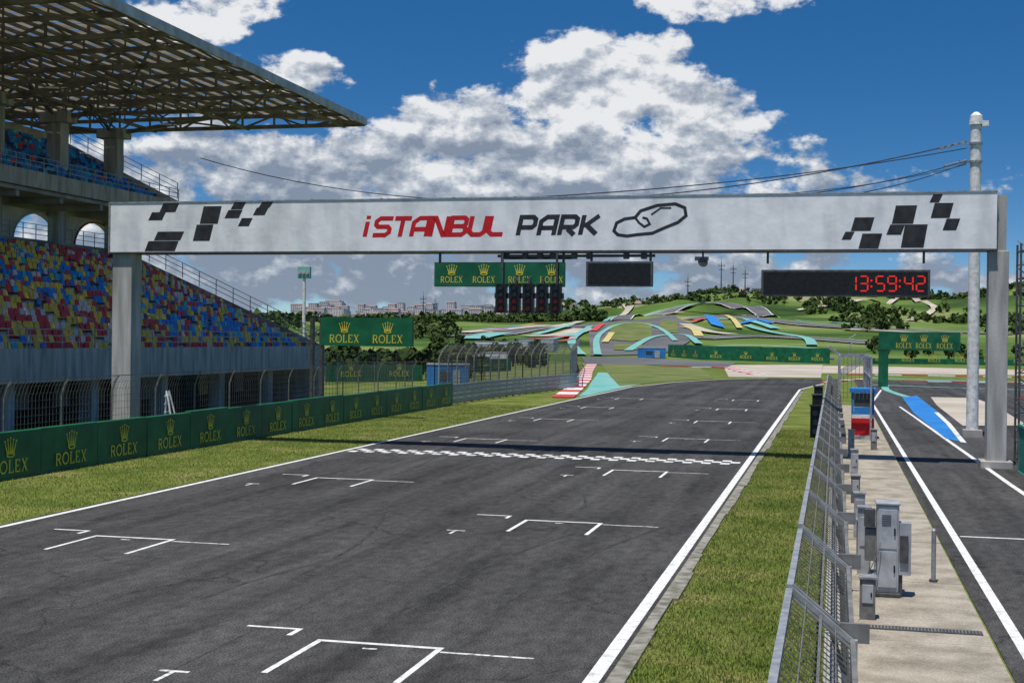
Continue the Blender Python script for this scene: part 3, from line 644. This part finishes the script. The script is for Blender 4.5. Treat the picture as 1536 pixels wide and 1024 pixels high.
def adv(name,O,U,W_,h0,h1,posts,cx,tw,th,ch,N_,base=.18):
    E=empty(name); U=Vector(U).normalized(); O=Vector(O); Nn=Vector(N_).normalized(); mb=MB()
    p=[O+U*0,O+U*W_]; 
    def slab(a,b,za,zb,th_,m):
        n=-Nn*th_; c_=[a,b,b+n,a+n]
        bs=len(mb.v); mb.v+=[(q.x,q.y,za) for q in c_]+[(q.x,q.y,zb) for q in c_]
        for f in ((0,3,2,1),(4,5,6,7),(0,1,5,4),(1,2,6,5),(2,3,7,6),(3,0,4,7)): mb.f.append(tuple(bs+i for i in f)); mb.m.append(mb.mi(m))
    slab(p[0],p[1],h0,h1,.4,M_green)
    for a,b,m in posts: slab(O+U*a-Nn*.03,O+U*b-Nn*.03,-.1,h0-.003 if m is M_green else h1-.02,.34,m)
    mb.build('board',E)
    mt=MB(); mpx=plane_map(O,U,(0,0,1),Nn)
    for c_ in cx: sponsor(mt,c_,h0+base,tw,th,ch,mpx,M_yel)
    mt.build('lettering',E)
adv('overhead_advertising_board',(5.0,160,0),(1,0,0),9.0,4.3,6.4,[(0,1.1,M_green)],(1.9+.9,5.0,7.3),1.75,.62,.85,(0,-1,0),.22)
adv('roadside_advertising_board',(-31.9,80,0),(1,.0,0),6.1,4.55,6.35,[(-.75,-.55,M_dsteel),(-.1,.1,M_dsteel)],(1.6,4.5),2.0,.52,.72,(0,-1,0),.2)
mb=MB()
for k in range(9): mb.beam((-32.55,80.1,.6*k+.4),(-31.9,80.1,.6*k+.9),.05,M_dsteel)
mb.beam((-32.55,80.1,0),(-32.55,80.1,6.3),.1,M_dsteel); mb.beam((-31.9,80.1,0),(-31.9,80.1,6.3),.1,M_dsteel); mb.build('lattice_post')
E=empty('advertising_fence'); mb=MB(); mt=MB()
def advf(P,H=3.1):
    for i in range(len(P)-1):
        a=Vector((*P[i],0)); b=Vector((*P[i+1],0)); U=(b-a).normalized(); n=Vector((U.y,-U.x,0)); zz=min(ht(*P[i]),ht(*P[i+1]))
        c_=[a,b,b-n*.3,a-n*.3]; bs=len(mb.v); zt=zz+H
        mb.v+=[(q2.x,q2.y,zz-.5) for q2 in c_]+[(q2.x,q2.y,zt) for q2 in c_]
        for f in ((0,3,2,1),(4,5,6,7),(0,1,5,4),(1,2,6,5),(2,3,7,6),(3,0,4,7)): mb.f.append(tuple(bs+k for k in f)); mb.m.append(mb.mi(M_green))
        Ln=(b-a).length; nn=int(Ln/5); mpx=plane_map((a.x,a.y,zz),U,(0,0,1),n)
        for s in range(nn): sponsor(mt,(s+.5)*Ln/nn,.6,2.6,.6,.8,mpx,M_yel)
advf([pol(-6.9,303),pol(-5.5,286),pol(-3,281),pol(-.2,274)]); advf([pol(1.4,276),pol(4.5,282),pol(9,280)],1.2)
advf([pol(-21.5,150),pol(-17.4,156)],1.9); advf([pol(-17,190),pol(-13.6,205)],2.0)
mb.build('boards',E); mt.build('lettering',E)
def container(x,y,l,w,h,m,rot):
    R_=Matrix.Rotation(rot,3,'Z'); k=MB(); k.box(-l/2,l/2,-w/2,w/2,.1,h,m); k.box(-l/2-.05,l/2+.05,-w/2-.05,w/2+.05,h+.001,h+.12,M_cab)
    n=int(l/.6)
    for i in range(n): k.box(-l/2+.2+i*.6,-l/2+.35+i*.6,-w/2-.04,-w/2-.001,.3,h-.2,m)
    k.box(-l*.2,l*.05,-w/2-.06,-w/2-.041,.9,h-.6,M_glass); k.box(l*.12,l*.3,-w/2-.06,-w/2-.041,.15,h-.5,M_cab)
    z=max(0,ht(x,y)); k.v=[tuple(R_@Vector(v)+Vector((x,y,z))) for v in k.v]; return k.build('site_container')
container(*pol(-16.3,134),4.2,2.4,2.4,M_blue,.25); container(*pol(-14.6,215),6,2.5,2.6,M_white,.2)
container(*pol(-7.6,292),6,2.5,2.2,M_blue,.1); container(*pol(-14,300),12,3,3,M_white,.1); container(*pol(-12.5,330),10,3,3,M_cab,-.2)
mb=MB()
for s in (-1,1): mb.beam((-30.6,57.5+s*.3,0),(-30.6,57.5+s*.12,2.5),.06,M_white); mb.beam((-30.0,57.5+s*.3,0),(-30.6,57.5+s*.12,2.5),.05,M_white)
for k in range(6): mb.beam((-30.6,57.2,.35+k*.38),(-30.6,57.8,.35+k*.38),.05,M_white)
mb.build('step_ladder')
# ------------------------------------------------------------ grandstand
GS=empty('grandstand'); TE=100.0; T0=36.0
mb=MB()
NR=21
for i in range(NR):
    xf=-40-.82*i; zf=4.3+.37*i; mb.box(xf-.82,xf,T0,TE,zf-.9,zf-.4,M_stc)
    for s in range(8):
        yy=T0+.5+s*16*.52+.2
        mb.box(xf-.4,xf-.001,yy,yy+.9,zf-.399,zf-.22,M_pier)
mb.box(-39.95,-39.6,T0,TE,2.6,4.35,M_pier)
mb.box(-58.0,-57.2,T0,TE,0,12.0,M_stc)
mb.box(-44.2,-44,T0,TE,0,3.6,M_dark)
for k in range(8):
    mb.box(-41.2,-40.4,TE-.9-8*k,TE-.1-8*k,0,3.4,M_pier)
    for s in range(3): mb.box(-43.99,-43.9,TE-7-8*k+s*2,TE-5.6-8*k+s*2,.9,2.6,M_glass if (k+s)%3 else M_stc)
mb.box(-44,-39.6,TE-1.2,TE-1.0,0,2.6,M_pier)
v=[(-39.6,4.3),(-39.6,0),(-58,0),(-58,12.2)]
mb.poly([(x,TE+.02,z) for x,z in v],M_stc); mb.poly([(x,TE+.2,z) for x,z in v],M_stc)
for a,b in ((0,3),(3,2),(0,1)):
    mb.poly([(v[a][0],TE+.02,v[a][1]),(v[b][0],TE+.02,v[b][1]),(v[b][0],TE+.2,v[b][1]),(v[a][0],TE+.2,v[a][1])],M_stc)
mb.build('lower_tier',GS)
mb=MB(); NU=13
for i in range(NU):
    xf=-52.6-.8*i; zf=15.9+.42*i; mb.box(xf-.8,xf,T0,TE,zf-1.0,zf-.45,M_stc)
mb.box(-52.6,-52.3,T0,TE,14.9,16.0,M_pier); mb.box(-60.5,-52.61,T0,TE,14.6,14.85,M_stc)
mb.box(-63.6,-63.1,T0,TE,19.4,21.6,M_cream)
for s in range(12): mb.box(-60.4,-52.7,TE-1.2-s*5.2,TE-.8-s*5.2,14.2,14.59,M_stc)
v=[(-52.35,16.0),(-52.35,14.9),(-63,14.9),(-63,21.2)]
mb.poly([(x,TE+.02,z) for x,z in v],M_cream)
mb.build('upper_tier',GS)
mb=MB(); XA=-57.6
t=TE
while t>T0+6:
    a,b=t-8,t; ztop=14.19; cy=(a+b)/2
    mb.box(XA-.5,XA-.003,a,a+.9,11.6,ztop,M_cream); mb.box(XA-.5,XA-.003,b-.9,b-.001,11.6,ztop,M_cream)
    n=16; prev=None
    for s in range(n+1):
        th=math.pi*s/n; y=cy+3.1*math.cos(th); z=min(11.9+2.1*math.sin(th),ztop-.03)
        if prev:
            (py,pz)=prev
            mb.poly([(XA,py,pz),(XA,y,z),(XA,y,ztop),(XA,py,ztop)],M_cream); mb.poly([(XA+.02,py,pz),(XA+.02,y,z),(XA-.5,y,z),(XA-.5,py,pz)],M_white)
            mb.beam((XA+.06,py,pz),(XA+.06,y,z),.1,M_redk if (int(t)//8)%3==0 else M_white)
        prev=(y,z)
    t-=8
mb.build('arcade',GS)
mb=MB(); t=97.6
while t>T0:
    mb.box(-57.6,-56.4,t-.55,t+.55,14.9,20.9,M_pier); mb.box(-58.2,-55.8,t-.7,t+.7,20.9,21.7,M_pier); mb.box(-57.5,-56.5,t-.5,t+.5,8,14.6,M_pier)
    t-=8
mb.build('columns',GS,bevel=.05)
sv=[];sf=[];sm=[]
def seat(x,y,z,ci,w=.44):
    b=len(sv); xa,xb,za,zb=-.42,0,.28,.34
    sv.extend([(x+xa,y-w/2,z+za),(x+xb,y-w/2,z+za),(x+xb,y+w/2,z+za),(x+xa,y+w/2,z+za),(x+xa,y-w/2,z+zb),(x+xb,y-w/2,z+zb),(x+xb,y+w/2,z+zb),(x+xa,y+w/2,z+zb)])
    for f in ((0,3,2,1),(4,5,6,7),(0,1,5,4),(1,2,6,5),(2,3,7,6),(3,0,4,7)): sf.append(tuple(b+i for i in f)); sm.append(ci)
    b=len(sv); tl=random.uniform(-.05,.05)
    pr=[(-w/2,.34),(w/2,.34),(w/2,.66),(w/2*.65,.78),(-w/2*.65,.78),(-w/2,.66)]
    for xo in (-.38,-.45): sv.extend([(x+xo-(.06+tl if q[1]>.5 else 0),y+q[0],z+q[1]) for q in pr])
    sf.append(tuple(b+i for i in range(6))); sm.append(ci); sf.append(tuple(b+6+i for i in reversed(range(6)))); sm.append(ci)
    for i in range(6): j=(i+1)%6; sf.append((b+i,b+j,b+6+j,b+6+i)); sm.append(ci)
def colour(y,row,tier):
    if tier==0:
        w=math.sin((y-60)*.13+row*.20)+random.gauss(0,.55)+.5+1.2*noise.noise(Vector((y*.16,row*.3,2)))
        if w>.7: return random.choices((3,2,4,0),(.46,.32,.16,.06))[0]
        if w>-.05: return random.choices((2,3,4,0),(.54,.24,.10,.12))[0]
        if w>-.55: return random.choices((0,2,1,3),(.34,.42,.14,.10))[0]
        return random.choices((0,1,2,5),(.52,.20,.20,.08))[0]
    return random.choices((0,5,1,3),(.55,.28,.1,.07))[0]
for i in range(NR-1):
    y=T0+.4; j=0
    while y<TE-.4:
        if j%16 not in (0,1) and random.random()>.02: seat(-40.32-.82*i,y+random.uniform(-.03,.03),4.3+.37*i-.4,colour(y,i,0))
        y+=.52; j+=1
for i in range(NU-1):
    y=T0+.4; j=0
    while y<TE-.4:
        if j%16 not in (0,1): seat(-52.95-.8*i,y,15.9+.42*i-.45,colour(y,i,1))
        y+=.52; j+=1
me=bpy.data.meshes.new('seats'); me.from_pydata(sv,[],sf); me.update()
for m in M_seats: me.materials.append(m)
me.polygons.foreach_set('material_index',sm); o=bpy.data.objects.new('seats',me); SC.collection.objects.link(o); o.parent=GS
mb=MB()
def rail(a,b,h=1.1,sp=1.6,n=3):
    a=Vector(a);b=Vector(b);Ln=(b-a).length; k=max(1,int(Ln/sp)); up=Vector((0,0,1))
    for s in range(k+1):
        p=a+(b-a)*s/k; mb.beam(p,p+up*h,.05,M_steel)
    for s in range(1,n+1): mb.beam(a+up*h*s/n,b+up*h*s/n,.045,M_steel)
rail((-39.8,T0,4.35),(-39.8,TE,4.35),1.0); rail((-40,TE+.1,4.3),(-56.6,TE+.1,11.8),1.25); rail((-52.45,T0,16.0),(-52.45,TE,16.0),1.0)
rail((-52.6,TE+.1,16.3),(-62.5,TE+.1,21.0),1.25); rail((-57.2,T0,12),(-57.2,TE,12),1.1)
for s in range(2,8):
    yy=T0+.5+s*16*.52+.65; rail((-41,yy,4.4),(-55.5,yy,10.9),.9,2.5,1)
mb.build('railings',GS)
mb=MB(); XF=-36.3; XB=-78; RT=24
sl=.085
zr=lambda x: 22.25+(XF-x)*sl if x>-58 else 22.25+(XF+58)*sl-(-58-x)*.04
n=int((TE-RT)/1.0)
for s in range(n):
    y=RT+s*(TE-RT)/n; y2=RT+(s+1)*(TE-RT)/n; e=.05*(s%2)
    xs=[XF,-46,-58,-68,XB]
    for q1,q2 in zip(xs,xs[1:]):
        mb.poly([(q1,y,zr(q1)+e),(q1,y2-.02,zr(q1)+e),(q2,y2-.02,zr(q2)+e),(q2,y,zr(q2)+e)],M_roof)
mb.build('roof_sheet',GS)
mb=MB()
mb.box(XF,XF+.12,RT,TE,21.85,22.42,M_fasc)
mb.poly([(XF,TE+.01,21.9),(XF,TE+.01,22.4),(-58,TE+.01,zr(-58)+.12),(XB,TE+.01,zr(XB)+.12),(XB,TE+.01,zr(XB)-.2),(-58,TE+.01,zr(-58)-.2)],M_fasc)
mb.build('roof_edge',GS)
mb=MB(); t=TE-.2
ty=[]
while t>RT: ty.append(t); t-=4
for j,t in enumerate(ty):
    big=(j%2==0); wd=.34 if big else .16
    zb_=21.85 if big else 22.0
    mb.beam((XF,t,zb_+.05),(XB,t,zb_+.05),wd,M_truss,.28)
    xs=list(np.arange(XF-2.2,XB,-2.75)); pr=(XF,zb_)
    for i,x in enumerate(xs):
        zt=zr(x)-.12; ww=.14 if big else .08; mb.beam((x,t,zb_),(x,t,zt),ww,M_truss)
        if i%2==0: mb.beam((pr[0],t,zb_),(x,t,zt),ww,M_truss)
        else: mb.beam((pr[0],t,zr(pr[0])-.12),(x,t,zb_),ww,M_truss)
        pr=(x,0)
for i,x in enumerate(np.arange(XF-.4,XB,-1.375)):
    mb.beam((x,RT,zr(x)-.15),(x,TE,zr(x)-.15),.12,M_truss,.2)
    if i%6==1: mb.beam((x,RT,21.8),(x,TE,21.8),.24,M_truss,.22)
for j in range(len(ty)-2):
    if j%2==0:
        for i,x in enumerate(np.arange(XF-.6,XB+6,-5.5)):
            s=1 if (i+j//2)%2 else 0
            mb.beam((x,ty[j+2*s],21.95),(x-5.5,ty[j+2*(1-s)],21.95),.14,M_truss)
            mb.beam((x,ty[j],21.9),(x,ty[j+1],zr(x)-.2),.1,M_truss); mb.beam((x,ty[j+1],zr(x)-.2),(x,ty[j+2],21.9),.1,M_truss)
for t in np.arange(97.6,T0,-8):
    mb.beam((-56.8,t,21.3),(-47,t,22.6),.3,M_truss); mb.beam((-57.2,t,21.3),(-66,t,22.6),.3,M_truss)
    mb.beam((-57,t,21.2),(-57,t-3.8,23.2),.2,M_truss)
mb.build('roof_truss',GS)
mb=MB(); mb.cyl((-62,150,0),(-62,150,12),.25,.18,M_white,12); mb.box(-62.8,-61.2,149.8,150.2,12,13.4,M_turq)
for s in range(3): mb.cyl((-62.5+s*.5,149.79,12.7),(-62.5+s*.5,149.6,12.7),.2,.22,M_cab,10)
mb.cyl((-62,150,13.4),(-62,150,14.2),.06,.04,M_white,8); mb.build('floodlight_mast')
# ------------------------------------------------------------ grass blades on verges
def blades(name,x0,x1,y0,y1,n,h=.06,pw=1.6):
    xs=rng.uniform(x0,x1,n); ys=y0+(y1-y0)*rng.uniform(0,1,n)**pw; a=rng.uniform(0,2*math.pi,n); hh=h*rng.uniform(.5,1.5,n); w=.012*rng.uniform(.7,1.4,n)
    lx=rng.normal(0,.03,n); ly=rng.normal(0,.03,n); V=np.zeros((n,3,3))
    V[:,0]=np.stack([xs-np.cos(a)*w,ys-np.sin(a)*w,np.full(n,-.02)],1); V[:,1]=np.stack([xs+np.cos(a)*w,ys+np.sin(a)*w,np.full(n,-.02)],1); V[:,2]=np.stack([xs+lx,ys+ly,hh],1)
    me=bpy.data.meshes.new(name); me.from_pydata(V.reshape(-1,3).tolist(),[],np.arange(3*n).reshape(-1,3).tolist()); me.materials.append(M_blade)
    o=bpy.data.objects.new(name,me); SC.collection.objects.link(o)
M_blade=mat('grass_blade',(.13,.19,.03),(.32,.31,.10),scale=.8,rough=.8,detail=11,lo=.36,hi=.68,fine=.35,bscale=6,trans=.3)
blades('grass_verge',-3.05,-.12,16,80,60000,.05); blades('grass_verge',-28.1,-21.75,28,100,50000,.05,1.1)
# ------------------------------------------------------------ vegetation
def leafcloud(name,trees,m,trunk=True,q=160):
    V=[];F=[];T=MB()
    for (x,y,h,r) in trees:
        z=ht(x,y); nc=max(3,int(q/22))
        if trunk:
            T.cyl((x,y,z-.3),(x,y,z+h*.6),r*.09,r*.04,M_bark,6)
            for k in range(3):
                a=random.uniform(0,6.28); T.cyl((x,y,z+h*.35),(x+math.cos(a)*r*.6,y+math.sin(a)*r*.6,z+h*.65),r*.04,r*.015,M_bark,5)
        cl=[]
        for k in range(nc):
            a=random.uniform(0,6.28); rr=r*.75*math.sqrt(random.random()); zz=h*(.3+.6*random.random()); 
            cl.append((x+math.cos(a)*rr*(1.1-zz/h*.6),y+math.sin(a)*rr*(1.1-zz/h*.6),z+zz,r*random.uniform(.25,.45)))
        for k in range(q):
            cx,cy,cz,cr=random.choice(cl); d=Vector((random.gauss(0,1),random.gauss(0,1),random.gauss(0,.8))).normalized()*cr*random.uniform(.6,1.1)
            p=Vector((cx,cy,max(cz,z+.4)))+d; s=r*random.uniform(.08,.17)*(1.0 if q>100 else 1.7)
            n=(d.normalized()+Vector((random.gauss(0,.5),random.gauss(0,.5),random.gauss(0,.5)))).normalized(); a=n.orthogonal().normalized()*s; b2=n.cross(a).normalized()*s
            b=len(V); V+= [tuple(p-a-b2*.6),tuple(p+a*.9-b2),tuple(p+a+b2*.7),tuple(p-a*.7+b2)]; F.append((b,b+1,b+2,b+3))
    me=bpy.data.meshes.new(name); me.from_pydata(V+[tuple(v) for v in T.v],[],F+[tuple(i+len(V) for i in f) for f in T.f]); me.materials.append(m); me.materials.append(M_bark)
    me.polygons.foreach_set('material_index',[0]*len(F)+[1]*len(T.f))
    o=bpy.data.objects.new(name,me); SC.collection.objects.link(o); return o
tr=[]
for k in range(70):
    b_=random.uniform(-22.5,-15.2); D=random.uniform(158,200); tr.append((*pol(b_,D),random.uniform(2.2,4.2),random.uniform(1.8,3.0)))
for k in range(44):
    b_=random.uniform(-17,-12.2); D=random.uniform(215,340); tr.append((*pol(b_,D),random.uniform(2,4.0),random.uniform(1.6,3.0)))
leafcloud('tree_row',tr,M_leafd,True,130)
tr=[]
for k in range(22):
    b_=random.uniform(.8,8.5); D=random.uniform(300,380); tr.append((*pol(b_,D),random.uniform(1.5,3.4),random.uniform(1.6,3)))
leafcloud('tree_row',tr,M_leafd,True,110)
tr=[]
for k in range(13000):
    b_=random.uniform(-26,12); D=random.choice((random.uniform(400,700),random.uniform(600,1000),random.uniform(600,1000))); x,y=pol(b_,D)
    dens=noise.fractal(Vector((x*.015,y*.015,20)),1,2,5)
    if b_<-11 and D>500: dens+=.14
    if b_>-9: dens-=.10
    if -16<b_<-1.2 and D<(740 if b_>-9.6 else 600): continue
    if dens<.13+random.uniform(-.16,.16): continue
    if b_>-1.2 and D<440: continue
    tr.append((x,y,random.uniform(1.8,4.8),random.uniform(1.8,4.0)))
leafcloud('hill_woodland',tr,M_leaf,False,24)
def town(name,items):
    mb=MB()
    for b_,D,w,d,h,pitched in items:
        x,y=pol(b_,D); z=ht(x,y)-1; mb.box(x-w/2,x+w/2,y,y+d,z,z+h,M_wall)
        fl=max(1,int(h/3.2)); nb=max(2,int(w/4))
        for f_ in range(fl):
            for k in range(nb):
                xx=x-w/2+(k+.5)*w/nb; zz=z+1.8+f_*3.1; mb.box(xx-.8,xx+.8,y-.06,y-.01,zz,min(zz+1.5,z+h-.2),M_glass)
        if pitched:
            mb.poly([(x-w/2-.5,y-.5,z+h),(x+w/2+.5,y-.5,z+h),(x+w/2-1,y+d/2,z+h+2.2),(x-w/2+1,y+d/2,z+h+2.2)],M_tile); mb.poly([(x+w/2+.5,y+d+.5,z+h),(x-w/2-.5,y+d+.5,z+h),(x-w/2+1,y+d/2,z+h+2.2),(x+w/2-1,y+d/2,z+h+2.2)],M_tile)
        else: mb.box(x-w/2-.3,x+w/2+.3,y-.3,y+d+.3,z+h+.001,z+h+.6,M_stc)
    mb.build(name)
it=[]
for k in range(330):
    it.append((random.choice((random.uniform(-23,-9),random.uniform(-23,-17),random.uniform(-15,-11))),random.uniform(2300,3000),random.uniform(10,28),15,random.uniform(9,30),random.random()<.4))
town('distant_town',it)
it=[]
for k in range(26): it.append((random.uniform(-4.6,-2.2),random.uniform(900,980),random.uniform(4,9),8,random.uniform(3,6),random.random()<.3))
for k in range(16): it.append((random.uniform(-12,-8),random.uniform(880,950),random.uniform(3,7),6,random.uniform(3,5.5),random.random()<.3))
for k in range(8): it.append((random.uniform(1,7.8),random.uniform(900,960),random.uniform(3,7),6,random.uniform(3,5),random.random()<.3))
town('hilltop_village',it)
for b_,D,h in ((-4.7,880,20),(-4.2,885,18),(-3.7,880,15),(-16.9,900,18),(-17.4,905,22),(-6.1,870,12)):
    x,y=pol(b_,D); z=ht(x,y); mb=MB()
    mb.cyl((x,y,z-1),(x,y,z+h),.45,.25,M_dsteel,6); mb.box(x-2.2,x+2.2,y-.2,y+.2,z+h-2.4,z+h-2.0,M_dsteel); mb.box(x-1.6,x+1.6,y-.2,y+.2,z+h-5,z+h-4.6,M_dsteel); mb.cyl((x,y,z+h),(x,y,z+h+3),.12,.08,M_dsteel,5)
    for dx in (-1.9,1.9): mb.box(x+dx-.3,x+dx+.3,y-.3,y+.3,z+h-3.2,z+h-1.2,M_cab)
    mb.build('radio_mast')
# ------------------------------------------------------------ world: Nishita sky with cumulus
EL,RO=math.radians(72),math.radians(195)
w=bpy.data.worlds.new('World'); SC.world=w; w.use_nodes=True; nt=w.node_tree; N=nt.nodes; LK=nt.links; N.clear()
def mth(op,a,b=None,c_=None,clamp=False):
    n=N.new('ShaderNodeMath'); n.operation=op; n.use_clamp=clamp
    for i,x in enumerate((a,b,c_)):
        if x is None: continue
        if isinstance(x,(int,float)): n.inputs[i].default_value=x
        else: LK.new(x,n.inputs[i])
    return n.outputs[0]
tc=N.new('ShaderNodeTexCoord'); sp=N.new('ShaderNodeSeparateXYZ'); LK.new(tc.outputs['Generated'],sp.inputs[0])
X,Y,Z=sp.outputs
sky=N.new('ShaderNodeTexSky'); sky.sky_type='NISHITA'; sky.sun_disc=False; sky.sun_elevation=EL; sky.sun_rotation=RO; sky.air_density=1.0; sky.dust_density=.3; sky.ozone_density=3.0
cb=N.new('ShaderNodeCombineXYZ'); LK.new(X,cb.inputs[0]); LK.new(Y,cb.inputs[1]); LK.new(mth('MULTIPLY_ADD',Z,2.2,.03),cb.inputs[2])
nm=N.new('ShaderNodeVectorMath'); nm.operation='NORMALIZE'; LK.new(cb.outputs[0],nm.inputs[0]); LK.new(nm.outputs[0],sky.inputs['Vector'])
hs=N.new('ShaderNodeHueSaturation'); hs.inputs['Saturation'].default_value=1.36; hs.inputs['Value'].default_value=1.04; LK.new(sky.outputs[0],hs.inputs['Color'])
az=mth('ARCTAN2',X,Y); el=mth('ARCSINE',Z)
lob=[(-.171,.186,.075,.045,1.1),(-.285,.150,.055,.035,1.0),(-.101,.165,.055,.03,.9),(-.19,.125,.17,.04,1.0),(-.37,.115,.20,.045,.8),(-.095,.252,.07,.020,.85),(-.476,.238,.06,.028,.7),(-.41,.19,.05,.016,.5),(-.30,.05,.40,.05,.7),(-.02,.112,.09,.014,.25),(-.1,.03,.3,.03,.35)]
acc=None
for u0,v0,ru,rv,wt in lob:
    a=mth('DIVIDE',mth('SUBTRACT',az,u0),ru); b=mth('DIVIDE',mth('SUBTRACT',el,v0),rv)
    d=mth('ADD',mth('MULTIPLY',a,a),mth('MULTIPLY',b,b)); v=mth('MULTIPLY',mth('SUBTRACT',1,d),wt)
    v=mth('MAXIMUM',v,-1.2)
    acc=v if acc is None else mth('SMOOTH_MAX',acc,v,.25)
def nz(du,dv,scale,det=8,rough=.58):
    c2=N.new('ShaderNodeCombineXYZ'); LK.new(mth('ADD',az,du),c2.inputs[0]); LK.new(mth('MULTIPLY',mth('ADD',el,dv),1.6),c2.inputs[1])
    n=N.new('ShaderNodeTexNoise'); n.noise_dimensions='2D'; n.inputs['Scale'].default_value=scale; n.inputs['Detail'].default_value=det; n.inputs['Roughness'].default_value=rough; LK.new(c2.outputs[0],n.inputs['Vector']); return n.outputs['Fac']
n1=nz(0,0,22); n2=nz(-.003,.008,22,6); n3=nz(3,1,9,3)
den=mth('ADD',mth('MULTIPLY',acc,.72),mth('MULTIPLY',mth('SUBTRACT',n1,.5),2.1))
al=N.new('ShaderNodeMapRange'); al.interpolation_type='SMOOTHSTEP'; al.inputs[1].default_value=-.02; al.inputs[2].default_value=.30; LK.new(den,al.inputs[0])
sh=mth('ADD',mth('MULTIPLY',mth('SUBTRACT',n1,n2),3.2),mth('MULTIPLY',mth('SUBTRACT',n3,.5),1.0))
hi=mth('MULTIPLY',mth('SUBTRACT',el,.142),5.4)
sh=mth('ADD',mth('ADD',sh,hi),mth('MULTIPLY_ADD',den,-.16,.57),clamp=True)
cr=N.new('ShaderNodeValToRGB'); E_=cr.color_ramp.elements; E_[0].position=.06; E_[0].color=(.25,.30,.39,1); E_[1].position=.92; E_[1].color=(.90,.91,.92,1)
e=E_.new(.5); e.color=(.48,.53,.60,1); LK.new(sh,cr.inputs['Fac'])
b1=N.new('ShaderNodeBackground'); b1.inputs['Strength'].default_value=.1; LK.new(hs.outputs[0],b1.inputs['Color'])
b2=N.new('ShaderNodeBackground'); b2.inputs['Strength'].default_value=.95; LK.new(cr.outputs[0],b2.inputs['Color'])
mx=N.new('ShaderNodeMixShader'); LK.new(mth('MULTIPLY',al.outputs[0],.94),mx.inputs[0]); LK.new(b1.outputs[0],mx.inputs[1]); LK.new(b2.outputs[0],mx.inputs[2])
ow=N.new('ShaderNodeOutputWorld'); LK.new(mx.outputs[0],ow.inputs[0])
sl_=bpy.data.lights.new('sun','SUN'); sl_.energy=5.0; sl_.angle=math.radians(.5); sl_.color=(1,.95,.87); so=bpy.data.objects.new('sun',sl_); SC.collection.objects.link(so)
so.rotation_euler=Vector((.08,.27,-1)).to_track_quat('-Z','Y').to_euler()
cam=bpy.data.cameras.new('camera'); co=bpy.data.objects.new('camera',cam); SC.collection.objects.link(co)
cam.lens=46.9; cam.clip_end=12000; cam.clip_start=.3
Mx=Matrix.Rotation(math.radians(13.58),4,'Z')@Matrix.Rotation(math.radians(90-.166),4,'X')@Matrix.Rotation(.012,4,'Z')
co.matrix_world=Matrix.Translation((0,0,5.2))@Mx
SC.camera=co
